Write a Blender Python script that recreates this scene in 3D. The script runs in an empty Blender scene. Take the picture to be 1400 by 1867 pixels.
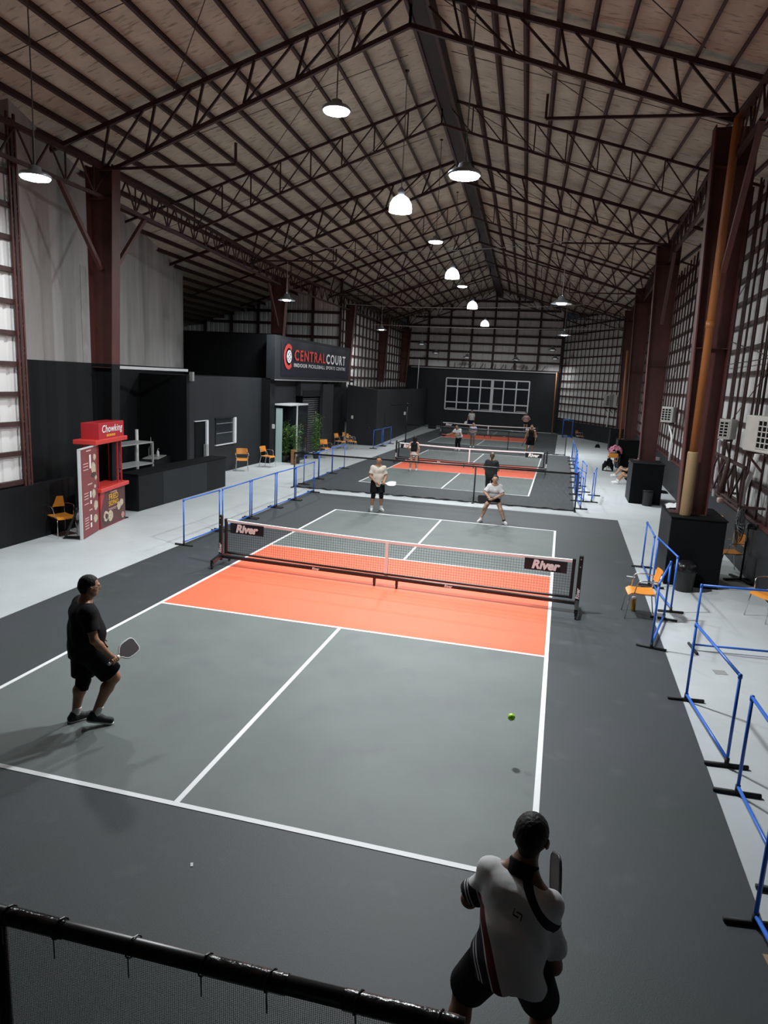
import bpy, math, random
import numpy as np
from mathutils import Vector, Matrix

random.seed(7)
S = bpy.context.scene
COL = S.collection

# ---------------------------------------------------------------- camera
cam = bpy.data.cameras.new('camera')
cam.sensor_fit = 'HORIZONTAL'
cam.sensor_width = 36.0
cam.lens = 36.0 * 1246.5 / 1400.0
cam.clip_start = 0.05
cam.clip_end = 300
camo = bpy.data.objects.new('camera', cam)
COL.objects.link(camo)
camo.matrix_world = (Matrix.Translation((2.919, -11.414, 3.692)) @ Matrix.Rotation(0.2455, 4, 'Z')
                     @ Matrix.Rotation(1.379, 4, 'X') @ Matrix.Rotation(0.04895, 4, 'Z'))
S.camera = camo

# ---------------------------------------------------------------- world + exposure
W = bpy.data.worlds.new('night_sky')
S.world = W
W.use_nodes = True
W.node_tree.nodes['Background'].inputs[0].default_value = (0.10, 0.12, 0.15, 1)
W.node_tree.nodes['Background'].inputs[1].default_value = 0.06
S.view_settings.view_transform = 'Standard'
S.view_settings.look = 'None'
S.view_settings.gamma = 1.0
S.view_settings.use_curve_mapping = False
S.view_settings.exposure = 0.0
LAMP_POWER = {'disc': 400.0, 'dome': 330.0, 'dish': 380.0, 'dish_far': 170.0, 'dish_dim': 8.0}

# ---------------------------------------------------------------- materials
MATS = {}
def lin(c):
    return tuple(((v / 255.0) / 12.92 if v / 255.0 <= 0.04045 else ((v / 255.0 + 0.055) / 1.055) ** 2.4) for v in c)

def mat(name, rgb, rough=0.6, metal=0.0, var=0.0, scale=4.0, bump=0.0, bscale=60.0, stretch=None, spec=0.5, dark=None, emit=None, dirt=None):
    """procedural material: base colour with an optional noise variation, worn patches and fine bump"""
    if name in MATS:
        return MATS[name]
    m = bpy.data.materials.new(name)
    m.use_nodes = True
    nt = m.node_tree
    b = nt.nodes['Principled BSDF']
    c = tuple(rgb) + (1,)
    b.inputs['Base Color'].default_value = c
    b.inputs['Roughness'].default_value = rough
    b.inputs['Metallic'].default_value = metal
    b.inputs['Specular IOR Level'].default_value = spec
    if emit:
        b.inputs['Emission Color'].default_value = tuple(emit[0]) + (1,)
        b.inputs['Emission Strength'].default_value = emit[1]
    co = nt.nodes.new('ShaderNodeTexCoord')
    mp = nt.nodes.new('ShaderNodeMapping')
    nt.links.new(co.outputs['Object'], mp.inputs[0])
    if stretch:
        mp.inputs['Scale'].default_value = stretch
    if var > 0:
        n = nt.nodes.new('ShaderNodeTexNoise')
        n.inputs['Scale'].default_value = scale
        n.inputs['Detail'].default_value = 6
        n.inputs['Roughness'].default_value = 0.62
        nt.links.new(mp.outputs[0], n.inputs['Vector'])
        r = nt.nodes.new('ShaderNodeValToRGB')
        d = dark if dark else tuple(v * (1 - var) for v in rgb)
        r.color_ramp.elements[0].position = 0.32
        r.color_ramp.elements[1].position = 0.66
        r.color_ramp.elements[0].color = tuple(d) + (1,)
        r.color_ramp.elements[1].color = tuple(min(1, v * (1 + var * 0.35)) for v in rgb) + (1,)
        nt.links.new(n.outputs['Fac'], r.inputs[0])
        src = r.outputs[0]
        if dirt:
            n2 = nt.nodes.new('ShaderNodeTexNoise')
            n2.inputs['Scale'].default_value = dirt[1]
            n2.inputs['Detail'].default_value = 8
            mp2 = nt.nodes.new('ShaderNodeMapping')
            nt.links.new(co.outputs['Object'], mp2.inputs[0])
            if len(dirt) > 3:
                mp2.inputs['Scale'].default_value = dirt[3]
            nt.links.new(mp2.outputs[0], n2.inputs['Vector'])
            r2 = nt.nodes.new('ShaderNodeValToRGB')
            r2.color_ramp.elements[0].position = dirt[2]
            r2.color_ramp.elements[1].position = min(1.0, dirt[2] + 0.14)
            mx = nt.nodes.new('ShaderNodeMix')
            mx.data_type = 'RGBA'
            nt.links.new(n2.outputs['Fac'], r2.inputs[0])
            nt.links.new(r2.outputs[0], mx.inputs['Factor'])
            nt.links.new(src, mx.inputs['A'])
            mx.inputs['B'].default_value = tuple(dirt[0]) + (1,)
            src = mx.outputs['Result']
        nt.links.new(src, b.inputs['Base Color'])
    if bump > 0:
        n3 = nt.nodes.new('ShaderNodeTexNoise')
        n3.inputs['Scale'].default_value = bscale
        n3.inputs['Detail'].default_value = 4
        nt.links.new(mp.outputs[0], n3.inputs['Vector'])
        bp = nt.nodes.new('ShaderNodeBump')
        bp.inputs['Strength'].default_value = bump
        bp.inputs['Distance'].default_value = 0.02
        nt.links.new(n3.outputs['Fac'], bp.inputs['Height'])
        nt.links.new(bp.outputs[0], b.inputs['Normal'])
    MATS[name] = m
    return m

def mesh_net_mat(name, rgb, pitch, cover):
    """woven netting: fine threads in two directions, clear between them"""
    m = bpy.data.materials.new(name)
    m.use_nodes = True
    nt = m.node_tree
    b = nt.nodes['Principled BSDF']
    b.inputs['Base Color'].default_value = tuple(rgb) + (1,)
    b.inputs['Roughness'].default_value = 0.7
    co = nt.nodes.new('ShaderNodeTexCoord')
    sp = nt.nodes.new('ShaderNodeSeparateXYZ')
    nt.links.new(co.outputs['Object'], sp.inputs[0])
    outs = []
    for ax in (0, 2):
        mu = nt.nodes.new('ShaderNodeMath'); mu.operation = 'MULTIPLY'
        mu.inputs[1].default_value = 1.0 / pitch
        nt.links.new(sp.outputs[ax], mu.inputs[0])
        fr = nt.nodes.new('ShaderNodeMath'); fr.operation = 'FRACT'
        nt.links.new(mu.outputs[0], fr.inputs[0])
        lt = nt.nodes.new('ShaderNodeMath'); lt.operation = 'LESS_THAN'
        lt.inputs[1].default_value = cover
        nt.links.new(fr.outputs[0], lt.inputs[0])
        outs.append(lt)
    mx = nt.nodes.new('ShaderNodeMath'); mx.operation = 'MAXIMUM'
    nt.links.new(outs[0].outputs[0], mx.inputs[0])
    nt.links.new(outs[1].outputs[0], mx.inputs[1])
    nt.links.new(mx.outputs[0], b.inputs['Alpha'])
    MATS[name] = m
    return m

M_COURT = mat('court_acrylic_grey', (0.126, 0.150, 0.142), 0.62, var=0.14, scale=0.9, bump=0.08, bscale=180, dirt=((0.115, 0.126, 0.127), 1.6, 0.56))
M_RUN = mat('runoff_acrylic_charcoal', (0.037, 0.040, 0.047), 0.60, var=0.34, scale=0.6, bump=0.12, bscale=160, dark=(0.030, 0.040, 0.038), dirt=((0.054, 0.059, 0.061), 2.6, 0.60))
M_ORANGE = mat('kitchen_acrylic_orange', (0.80, 0.134, 0.060), 0.6, var=0.05, scale=1.2, bump=0.06, bscale=180)
M_LINE = mat('court_line_white', (0.82, 0.83, 0.83), 0.55)
M_CONC = mat('painted_concrete', (0.47, 0.50, 0.505), 0.5, var=0.12, scale=0.7, bump=0.05, bscale=40, dirt=((0.41, 0.43, 0.43), 1.2, 0.62))
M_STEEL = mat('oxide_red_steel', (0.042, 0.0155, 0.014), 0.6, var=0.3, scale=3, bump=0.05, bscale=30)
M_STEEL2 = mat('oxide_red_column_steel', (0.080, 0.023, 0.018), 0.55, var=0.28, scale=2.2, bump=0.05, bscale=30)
M_RIDGE = mat('ridge_steel_dark', (0.022, 0.014, 0.015), 0.7, var=0.3, scale=2)
M_ROOF = mat('roof_lining_board', (0.54, 0.50, 0.39), 0.85, var=0.20, scale=1.6, bump=0.15, bscale=14, stretch=(1.0, 1.0, 1.0),
             dirt=((0.25, 0.215, 0.155), 5.0, 0.56, (0.55, 2.6, 1.0)))
M_CLAD = mat('white_cladding_sheet', (0.70, 0.70, 0.685), 0.5, var=0.12, scale=0.9, stretch=(1, 1, 0.25))
M_WHITEWALL = mat('old_white_plaster', (0.36, 0.35, 0.335), 0.85, var=0.22, scale=1.1, bump=0.08, bscale=20, stretch=(1, 1, 0.22),
                  dirt=((0.22, 0.215, 0.21), 1.3, 0.56, (1, 1, 0.12)))
M_BLACKWALL = mat('black_wall_paint', (0.0075, 0.0085, 0.0095), 0.55, spec=0.22, var=0.22, scale=0.9, bump=0.04, bscale=20, stretch=(1, 1, 0.4))
M_GREYWALL = mat('charcoal_wall_paint', (0.022, 0.024, 0.0275), 0.6, spec=0.22, var=0.2, scale=0.9, bump=0.04, bscale=20, stretch=(1, 1, 0.35))
M_BLACKBOX = mat('black_box_panel', (0.0045, 0.005, 0.0055), 0.7, spec=0.10, var=0.2, scale=1.6)
M_BLACK = mat('black_powder_coat', (0.011, 0.011, 0.012), 0.35)
M_RUBBER = mat('black_rubber', (0.012, 0.012, 0.012), 0.7)
M_BLUE = mat('blue_pipe_paint', (0.028, 0.135, 0.56), 0.35)
M_WOODCHAIR = mat('orange_moulded_ply', (0.66, 0.245, 0.030), 0.38, var=0.10, scale=5, stretch=(1, 4, 1))
M_CHROME = mat('chrome_tube', (0.62, 0.62, 0.62), 0.22, metal=1.0)
M_WHITE = mat('white_tape', (0.82, 0.81, 0.81), 0.6)
M_WHITEPRINT = mat('white_print', (0.80, 0.80, 0.80), 0.6)
M_BANNER = mat('black_vinyl', (0.010, 0.010, 0.013), 0.32, bump=0.3, bscale=9)
M_NETCORD = mat('net_cord_black', (0.012, 0.013, 0.014), 0.8)
M_RED = mat('kiosk_red_panel', (0.42, 0.022, 0.030), 0.4)
M_REDBRIGHT = mat('kiosk_red_trim', (0.60, 0.045, 0.035), 0.4)
M_MAROON = mat('menu_maroon', (0.21, 0.048, 0.050), 0.55, var=0.08, scale=2)
M_BROWN = mat('poster_brown', (0.105, 0.036, 0.036), 0.55, var=0.2, scale=2)
M_YELLOW = mat('print_yellow', (0.75, 0.40, 0.03), 0.6)
M_PINKPRINT = mat('print_pale', (0.62, 0.40, 0.36), 0.6)
M_FOOD = mat('print_food_cream', (0.58, 0.47, 0.35), 0.7, var=0.45, scale=22)
M_FOODDARK = mat('print_food_dark', (0.075, 0.045, 0.035), 0.7, var=0.3, scale=30)
M_GREYMETAL = mat('grey_sheet_metal', (0.36, 0.37, 0.36), 0.4, metal=0.2, var=0.1, scale=3)
M_ALU = mat('white_aluminium', (0.66, 0.67, 0.68), 0.35)
M_GLASSDARK = mat('dark_window_glass', (0.012, 0.015, 0.020), 0.12, spec=0.6)
M_FROST = mat('frosted_glass_door', (0.42, 0.55, 0.52), 0.35)
M_ACWHITE = mat('air_conditioner_casing', (0.42, 0.415, 0.385), 0.5, var=0.10, scale=3)
M_PVCWHITE = mat('white_pipe', (0.62, 0.62, 0.61), 0.4)
M_PVCORANGE = mat('orange_downpipe', (0.27, 0.098, 0.020), 0.5, var=0.2, scale=3, stretch=(1, 1, 0.4))
M_PVCTAN = mat('tan_pipe_sleeve', (0.22, 0.148, 0.070), 0.6, var=0.1, scale=3)
M_LEAF = mat('bamboo_leaf', (0.085, 0.21, 0.045), 0.5, var=0.3, scale=8)
M_STEM = mat('bamboo_stem', (0.10, 0.13, 0.03), 0.5)
M_POT = mat('black_plastic_pot', (0.012, 0.012, 0.012), 0.5)
M_WOODBOX = mat('raw_wood_planter', (0.27, 0.13, 0.045), 0.6, var=0.25, scale=6, stretch=(6, 6, 0.6))
M_CARDBOARD = mat('cardboard', (0.33, 0.22, 0.12), 0.85, var=0.12, scale=5)
M_PLASTICBAG = mat('black_plastic_bag', (0.008, 0.008, 0.009), 0.22, bump=0.7, bscale=12)
M_BALL = mat('lime_ball', (0.46, 0.85, 0.045), 0.45)
M_GOLD = mat('gold_tumbler', (0.42, 0.24, 0.045), 0.35, metal=0.6)
M_SIGNRED = mat('sign_red', (0.62, 0.060, 0.045), 0.5)
M_NAVY = mat('sign_navy', (0.008, 0.009, 0.018), 0.42, bump=0.25, bscale=6)
M_SHUTTER = mat('roller_shutter_black', (0.022, 0.024, 0.027), 0.45)
M_LAMPBODY = mat('lamp_housing', (0.30, 0.33, 0.36), 0.35, metal=0.6)
M_LAMPLENS = mat('lamp_lens_lit', (0.9, 0.95, 1.0), 0.3, emit=((0.92, 0.97, 1.0), 22.0))
M_LAMPDOME = mat('lamp_dome_lit', (0.9, 0.95, 1.0), 0.3, emit=((0.92, 0.97, 1.0), 9.0))
M_LAMPDIM = mat('lamp_lens_dim', (0.7, 0.73, 0.75), 0.3, emit=((0.9, 0.95, 1.0), 0.5))
M_WIRE = mat('cable_grey', (0.10, 0.10, 0.10), 0.6)
M_WIREWHITE = mat('cable_white', (0.42, 0.41, 0.40), 0.6)
M_SILVERTAPE = mat('sign_edge_metal', (0.42, 0.43, 0.44), 0.35, metal=0.4)
M_NETTING = mesh_net_mat('divider_netting', (0.020, 0.021, 0.023), 0.018, 0.17)
M_NETTINGNEAR = mesh_net_mat('near_netting', (0.018, 0.020, 0.020), 0.0075, 0.20)

# ---------------------------------------------------------------- mesh helpers
def V(*a):
    return Vector(a[0] if len(a) == 1 else a)

class MB:
    """collects boxes, beams, tubes and lathes; build() links them as one mesh object"""
    def __init__(s):
        s.v = []; s.f = []
    def add(s, vs, fs):
        o = len(s.v)
        s.v += [tuple(q) for q in vs]
        s.f += [tuple(i + o for i in q) for q in fs]
        return s
    def box(s, lo, hi, M=None):
        x0, y0, z0 = lo; x1, y1, z1 = hi
        vs = [V(x0, y0, z0), V(x1, y0, z0), V(x1, y1, z0), V(x0, y1, z0), V(x0, y0, z1), V(x1, y0, z1), V(x1, y1, z1), V(x0, y1, z1)]
        if M is not None:
            vs = [M @ q for q in vs]
        return s.add(vs, [(0, 3, 2, 1), (4, 5, 6, 7), (0, 1, 5, 4), (1, 2, 6, 5), (2, 3, 7, 6), (3, 0, 4, 7)])
    def bbox(s, lo, hi, b=0.01, M=None):
        """box with chamfered vertical-plan edges and top (cheap bevel)"""
        x0, y0, z0 = lo; x1, y1, z1 = hi
        ring = lambda z, e: [V(x0 + e, y0 + e + b, z), V(x0 + e + b, y0 + e, z), V(x1 - e - b, y0 + e, z), V(x1 - e, y0 + e + b, z),
                             V(x1 - e, y1 - e - b, z), V(x1 - e - b, y1 - e, z), V(x0 + e + b, y1 - e, z), V(x0 + e, y1 - e - b, z)]
        rs = [ring(z0, b * .7), ring(z0 + b, 0), ring(z1 - b, 0), ring(z1, b * .7)]
        vs = [q for r in rs for q in r]
        if M is not None:
            vs = [M @ q for q in vs]
        fs = [tuple(range(7, -1, -1)), tuple(range(24, 32))]
        for k in range(3):
            for i in range(8):
                j = (i + 1) % 8
                fs.append((k * 8 + i, k * 8 + j, k * 8 + 8 + j, k * 8 + 8 + i))
        return s.add(vs, fs)
    def beam(s, a, b, w, h, up=(0, 0, 1)):
        a = V(a); b = V(b)
        d = (b - a).normalized()
        u = V(up)
        if abs(d.dot(u)) > 0.98:
            u = V(0, 1, 0)
        sx = d.cross(u).normalized(); su = sx.cross(d).normalized()
        vs = []
        for q in (a, b):
            for i, j in ((-1, -1), (1, -1), (1, 1), (-1, 1)):
                vs.append(q + sx * (i * w / 2) + su * (j * h / 2))
        return s.add(vs, [(0, 3, 2, 1), (4, 5, 6, 7), (0, 1, 5, 4), (1, 2, 6, 5), (2, 3, 7, 6), (3, 0, 4, 7)])
    def ibeam(s, a, b, w, h, t=0.02, up=(0, 0, 1)):
        """I section: two flanges and a web"""
        a = V(a); b = V(b)
        d = (b - a).normalized(); u = V(up)
        if abs(d.dot(u)) > 0.98:
            u = V(0, 1, 0)
        sx = d.cross(u).normalized(); su = sx.cross(d).normalized()
        s.beam(a + su * (h / 2 - t / 2), b + su * (h / 2 - t / 2), w, t, su)
        s.beam(a - su * (h / 2 - t / 2), b - su * (h / 2 - t / 2), w, t, su)
        return s.beam(a, b, t, h - 2 * t, su)
    def tube(s, pts, r, n=8, caps=True, closed=False):
        pts = [V(q) for q in pts]
        rr = r if isinstance(r, (list, tuple)) else [r] * len(pts)
        m = len(pts)
        rings = []
        prev = None
        for i, q in enumerate(pts):
            if closed:
                d = (pts[(i + 1) % m] - pts[i - 1])
            else:
                d = (pts[min(i + 1, m - 1)] - pts[max(i - 1, 0)])
            d = d.normalized() if d.length > 1e-9 else V(0, 0, 1)
            if prev is None:
                u = V(0, 0, 1) if abs(d.z) < 0.9 else V(1, 0, 0)
                x = d.cross(u).normalized()
            else:
                x = (prev - d * prev.dot(d))
                x = x.normalized() if x.length > 1e-6 else d.orthogonal().normalized()
            prev = x
            y = d.cross(x).normalized()
            rings.append([q + (x * math.cos(2 * math.pi * k / n) + y * math.sin(2 * math.pi * k / n)) * rr[i] for k in range(n)])
        vs = [p for g in rings for p in g]
        fs = []
        last = m if closed else m - 1
        for i in range(last):
            a0 = i * n; b0 = ((i + 1) % m) * n
            for k in range(n):
                l = (k + 1) % n
                fs.append((a0 + k, a0 + l, b0 + l, b0 + k))
        if caps and not closed:
            fs.append(tuple(range(n - 1, -1, -1)))
            fs.append(tuple((m - 1) * n + k for k in range(n)))
        return s.add(vs, fs)
    def lathe(s, prof, n=20, M=None, cap=True):
        vs = []
        for (r, z) in prof:
            for k in range(n):
                a = 2 * math.pi * k / n
                vs.append(V(r * math.cos(a), r * math.sin(a), z))
        if M is not None:
            vs = [M @ q for q in vs]
        fs = []
        for i in range(len(prof) - 1):
            for k in range(n):
                l = (k + 1) % n
                fs.append((i * n + k, i * n + l, (i + 1) * n + l, (i + 1) * n + k))
        if cap:
            fs.append(tuple(range(n - 1, -1, -1)))
            fs.append(tuple((len(prof) - 1) * n + k for k in range(n)))
        return s.add(vs, fs)
    def prism(s, poly, d, M=None):
        """polygon in local XZ, thickness d along +Y"""
        n = len(poly)
        vs = [V(x, 0, z) for x, z in poly] + [V(x, d, z) for x, z in poly]
        if M is not None:
            vs = [M @ q for q in vs]
        fs = [tuple(range(n)), tuple(range(2 * n - 1, n - 1, -1))]
        for i in range(n):
            j = (i + 1) % n
            fs.append((j, i, n + i, n + j))
        return s.add(vs, fs)
    def grid(s, P):
        """P[i][j] points"""
        ni, nj = len(P), len(P[0])
        return s.add([q for r in P for q in r], [(i * nj + j, i * nj + j + 1, (i + 1) * nj + j + 1, (i + 1) * nj + j) for i in range(ni - 1) for j in range(nj - 1)])
    def build(s, name, m, parent=None, smooth=False, local=False):
        me = bpy.data.meshes.new(name)
        if parent is not None and not local:
            o = org(parent)
            vs = [(a - o.x, b - o.y, c - o.z) for a, b, c in s.v]
        else:
            vs = s.v
        me.from_pydata(vs, [], s.f)
        me.materials.append(m)
        if smooth:
            me.polygons.foreach_set('use_smooth', [True] * len(me.polygons))
        me.update()
        return link(name, me, parent)

def org(o):
    p = V(0, 0, 0)
    while o is not None:
        p = p + o.location
        o = o.parent
    return p

def link(name, me, parent=None):
    o = bpy.data.objects.new(name, me)
    COL.objects.link(o)
    if parent is not None:
        o.parent = parent
    return o

def thing(name, label, cat, loc=(0, 0, 0), rz=0.0, group=None):
    o = bpy.data.objects.new(name, None)
    o.empty_display_size = 0.1
    COL.objects.link(o)
    o.location = loc
    o.rotation_euler = (0, 0, rz)
    o['label'] = label; o['category'] = cat
    if group:
        o['group'] = group
    return o

def tag(o, label, cat, group=None):
    o['label'] = label; o['category'] = cat
    if group:
        o['group'] = group
    return o

def struct(o):
    o['kind'] = 'structure'
    return o

def sroot(name, loc=(0, 0, 0)):
    o = bpy.data.objects.new(name, None)
    COL.objects.link(o)
    o.location = loc
    o['kind'] = 'structure'
    return o

def dup(root, loc, rz, label=None, group=None):
    def cp(o, parent):
        c = o.copy(); COL.objects.link(c); c.parent = parent
        for ch in list(o.children):
            cp(ch, c)
        return c
    r = cp(root, None)
    r.location = loc; r.rotation_euler = (0, 0, rz)
    if label: r['label'] = label
    if group: r['group'] = group
    return r

_txt = {}
def text(name, s, size, m, parent, M, depth=0.004, shear=0.0, bold=0.0, align='CENTER', squash=1.0, local=False, space=1.0):
    """flat lettering built as its own mesh; local x right, y up, z out"""
    cu = bpy.data.curves.new(name, 'FONT')
    cu.body = s; cu.size = size; cu.extrude = depth / 2; cu.shear = shear; cu.offset = bold
    cu.align_x = align; cu.align_y = 'CENTER'; cu.space_character = space
    cu.resolution_u = 3
    t = bpy.data.objects.new(name + '_tmp', cu)
    COL.objects.link(t)
    dg = bpy.context.evaluated_depsgraph_get()
    me = bpy.data.meshes.new_from_object(t.evaluated_get(dg))
    bpy.data.objects.remove(t)
    bpy.data.curves.remove(cu)
    MM = M @ Matrix.Diagonal((squash, 1, 1, 1))
    if parent is not None and not local:
        MM = Matrix.Translation(-org(parent)) @ MM
    me.transform(MM)
    me.materials.clear(); me.materials.append(m)
    me.name = name
    return link(name, me, parent)

def frame(o, x, z):
    """matrix with origin o, local x along x, local y along up-ish z, local z = x cross z"""
    x = V(x).normalized(); u = V(z).normalized(); n = x.cross(u).normalized(); u = n.cross(x)
    return Matrix(((x.x, u.x, n.x, o[0]), (x.y, u.y, n.y, o[1]), (x.z, u.z, n.z, o[2]), (0, 0, 0, 1)))

# ---------------------------------------------------------------- building geometry
def ridge_x(y):
    return -0.60 - 0.054 * (y - 2.8)
def roof_z(x, y):
    xr = ridge_x(y)
    return 11.22 - (0.306 * (xr - x) if x < xr else 0.275 * (x - xr))
Y0, Y1 = -15.0, 47.0
XL, XR = -19.0, 8.2
# ================================================================ STRUCTURE
# ---- floor
fl = MB().box((XL, Y0, -0.12), (XR + 0.4, Y1 + 0.6, 0.0)).build('floor', M_CONC)
struct(fl)

# ---- pickleball courts painted on the floor
def court(cx, cy, xl, xr_, y0, y1, label, taper=0.0):
    t = thing('pickleball_court', label, 'court', (cx, cy, 0), 0, 'pickleball courts in a row')
    def slab(name, x0, x1, ya, yb, z, m):
        return MB().box((x0, ya, 0.0005), (x1, yb, z)).build(name, m, t)
    p = [(xl, y0), (xr_, y0), (xr_ + taper, y1), (xl, y1)]
    b = MB()
    b.add([(x, y, 0.0005) for x, y in p] + [(x, y, 0.004) for x, y in p], [(3, 2, 1, 0), (4, 5, 6, 7), (0, 1, 5, 4), (1, 2, 6, 5), (2, 3, 7, 6), (3, 0, 4, 7)])
    b.build('runoff_surface', M_RUN, t)
    hw, hl, k = 3.05, 6.705, 2.15
    for s in (-1, 1):
        ya, yb = sorted((cy + s * k, cy + s * hl))
        slab('service_box', cx - hw, cx, ya, yb, 0.0060, M_COURT)
        slab('service_box', cx, cx + hw, ya, yb, 0.0060, M_COURT)
        slab('kitchen_zone', cx - hw, cx + hw, *sorted((cy, cy + s * k)), 0.0066, M_ORANGE)
        yl = sorted((cy + s * hl, cy + s * (hl - 0.055)))
        slab('baseline', cx - hw, cx + hw, yl[0], yl[1], 0.0085, M_LINE)
        yk = sorted((cy + s * (k - 0.002), cy + s * (k - 0.052)))
        slab('kitchen_line', cx - hw, cx + hw, yk[0], yk[1], 0.0085, M_LINE)
        slab('centre_line', cx - 0.026, cx + 0.026, *sorted((cy + s * k, cy + s * (hl - 0.055))), 0.0085, M_LINE)
        slab('sideline', *sorted((cx + s * hw, cx + s * (hw - 0.055))), cy - hl, cy + hl, 0.0088, M_LINE)
    return t
court(0, 0, -4.72, 4.60, -14.0, 9.12, 'nearest grey pickleball court with orange kitchen, widest in view', 0.16)
court(-0.96, 18.85, -5.65, 3.55, 9.95, 27.65, 'middle pickleball court between the two black netting dividers')
court(-1.95, 37.1, -6.55, 2.72, 28.25, 45.2, 'farthest pickleball court below the big white-framed window')

# ---- roof lining, purlins, ridge
ceil = sroot('ceiling')
BAY = 5.1
ys = [2.8 + BAY * k for k in range(-4, 9)]
edges = [Y0] + [y for y in ys if Y0 < y < Y1] + [Y1 + 0.4]
for i in range(len(edges) - 1):
    ya, yb = edges[i] + 0.004, edges[i + 1] - 0.004
    for s in (-1, 1):
        pts = []
        for y in (ya, yb):
            xo = XL if s < 0 else XR + 0.6
            pts.append((ridge_x(y), y, roof_z(ridge_x(y), y)))
            pts.append((xo, y, roof_z(xo, y)))
        vs = pts + [(x, y, z + 0.05) for x, y, z in pts]
        b = MB().add(vs, [(0, 1, 3, 2), (4, 6, 7, 5), (0, 4, 5, 1), (2, 3, 7, 6), (1, 5, 7, 3), (0, 2, 6, 4)])
        b.build('roof_lining_sheet', M_ROOF, ceil)
def purlin(d, s):
    P = []
    for y in (Y0, Y1):
        x = ridge_x(y) + s * d
        P.append((x, y, roof_z(x, y) - 0.085))
    b = MB()
    a, c = V(P[0]), V(P[1])
    nrm = V(0.3 * s, 0, 1)
    b.beam(a, c, 0.016, 0.15, nrm)
    b.beam(a + V(s * 0.028, 0, 0.070 - 0.010 * 1), c + V(s * 0.028, 0, 0.060), 0.055, 0.014, nrm)
    b.beam(a + V(-s * 0.03, 0, -0.068), c + V(-s * 0.03, 0, -0.068), 0.06, 0.014, nrm)
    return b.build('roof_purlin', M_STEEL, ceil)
for j in range(25):
    purlin(0.72 + 0.62 * j, -1)
for j in range(14):
    purlin(0.95 + 0.62 * j, 1)
rb = MB()
for y0_, y1_ in ((Y0, Y1),):
    a = V(ridge_x(y0_) + 0.14, y0_, 10.90); c = V(ridge_x(y1_) + 0.14, y1_, 10.90)
    rb.beam(a, c, 0.46, 0.36)
rb.build('ridge_beam', M_RIDGE, ceil)
for s in (-1, 1):
    MB().beam((ridge_x(Y0) + 0.14 + s * 0.2, Y0, 10.70), (ridge_x(Y1) + 0.14 + s * 0.2, Y1, 10.70), 0.07, 0.07).build('ridge_rail', M_STEEL, ceil)
# sag rods crossing the purlins on the underside of the lining
for k in range(-2, 9):
    y = 2.8 + BAY * k + 2.55
    if y > Y1: continue
    for s in (-1, 1):
        xo = -11.0 if s < 0 else 7.4
        xr = ridge_x(y)
        MB().tube([(xr + s * 0.5, y, roof_z(xr + s * 0.5, y) - 0.11), (xo, y + 0.054 * (xo - xr), roof_z(xo, y) - 0.11)], 0.008, 5).build('sag_rod', M_STEEL, ceil)
    for s in (-1, 1):
        MB().tube([(xr + s * 0.6, y - 2.5, roof_z(xr + s * 0.6, y) - 0.17), (xr + s * 5.2, y + 2.5, roof_z(xr + s * 5.2, y) - 0.17)], 0.009, 5).build('wind_brace_rod', M_STEEL, ceil)

# ---- columns
RCOL = [(5.50, 3.10), (5.80, 13.60), (6.12, 24.0), (6.40, 33.6)]
LCOL = [(-7.62, 3.0), (-9.30, 17.1), (-9.25, 26.9), (-9.3, 35.0), (-9.6, 43.2)]
def xl_col(y):
    return float(np.interp(y, [p[1] for p in LCOL], [p[0] for p in LCOL]))
def xr_col(y):
    return float(np.interp(y, [p[1] for p in RCOL], [p[0] for p in RCOL]))
def column(cx, cy, z0, ztop, w0, w1, side, label, paint=None):
    """tapered I column: web lies across the hall, flanges face along x; side = +1 right wall, -1 left wall"""
    t = thing('steel_column', label, 'column', (cx, cy, z0), 0, 'oxide red steel columns')
    f = 0.30
    def taper(name, m, za, zb):
        def wid(z): return w0 + (w1 - w0) * (z - z0) / (ztop - z0)
        xo = cx + side * 0.33
        # outer flange vertical, inner flange slopes
        for nm, ox in (('outer_flange', None), ('inner_flange', 1)):
            b = MB()
            q = []
            for z in (za, zb):
                xi = xo if ox is None else xo - side * wid(z)
                q += [(xi - 0.012, cy - f / 2, z), (xi + 0.012, cy - f / 2, z), (xi + 0.012, cy + f / 2, z), (xi - 0.012, cy + f / 2, z)]
            b.add(q, [(0, 3, 2, 1), (4, 5, 6, 7), (0, 1, 5, 4), (1, 2, 6, 5), (2, 3, 7, 6), (3, 0, 4, 7)])
            b.build(nm, m, t)
        b = MB(); q = []
        for z in (za, zb):
            a, c = sorted((xo, xo - side * wid(z)))
            q += [(a, cy - 0.01, z), (c, cy - 0.01, z), (c, cy + 0.01, z), (a, cy + 0.01, z)]
        b.add(q, [(0, 3, 2, 1), (4, 5, 6, 7), (0, 1, 5, 4), (1, 2, 6, 5), (2, 3, 7, 6), (3, 0, 4, 7)])
        b.build('web_plate', m, t)
    if paint:
        taper('p', M_BLACKWALL, z0, paint)
        taper('q', M_STEEL2, paint, ztop)
    else:
        taper('q', M_STEEL2, z0, ztop)
    MB().box((cx - 0.34, cy - 0.18, z0), (cx + 0.34, cy + 0.18, z0 + 0.02)).build('base_plate', M_BLACKWALL if paint else M_STEEL, t)
    for zz in (z0 + (ztop - z0) * 0.45, ztop - 0.7):
        a, c = sorted((cx + side * 0.33, cx + side * 0.33 - side * (w0 + (w1 - w0) * (zz - z0) / (ztop - z0))))
        MB().box((a, cy - f / 2 + 0.01, zz), (c, cy + f / 2 - 0.01, zz + 0.015)).build('stiffener_plate', M_STEEL2, t)
    return t
rl = ['nearest right-hand steel column with the orange downpipe', 'second right-hand steel column rising from a black plinth with a bin before it',
      'third steel column on the right, behind the pink bag', 'farthest steel column along the right wall']
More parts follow.
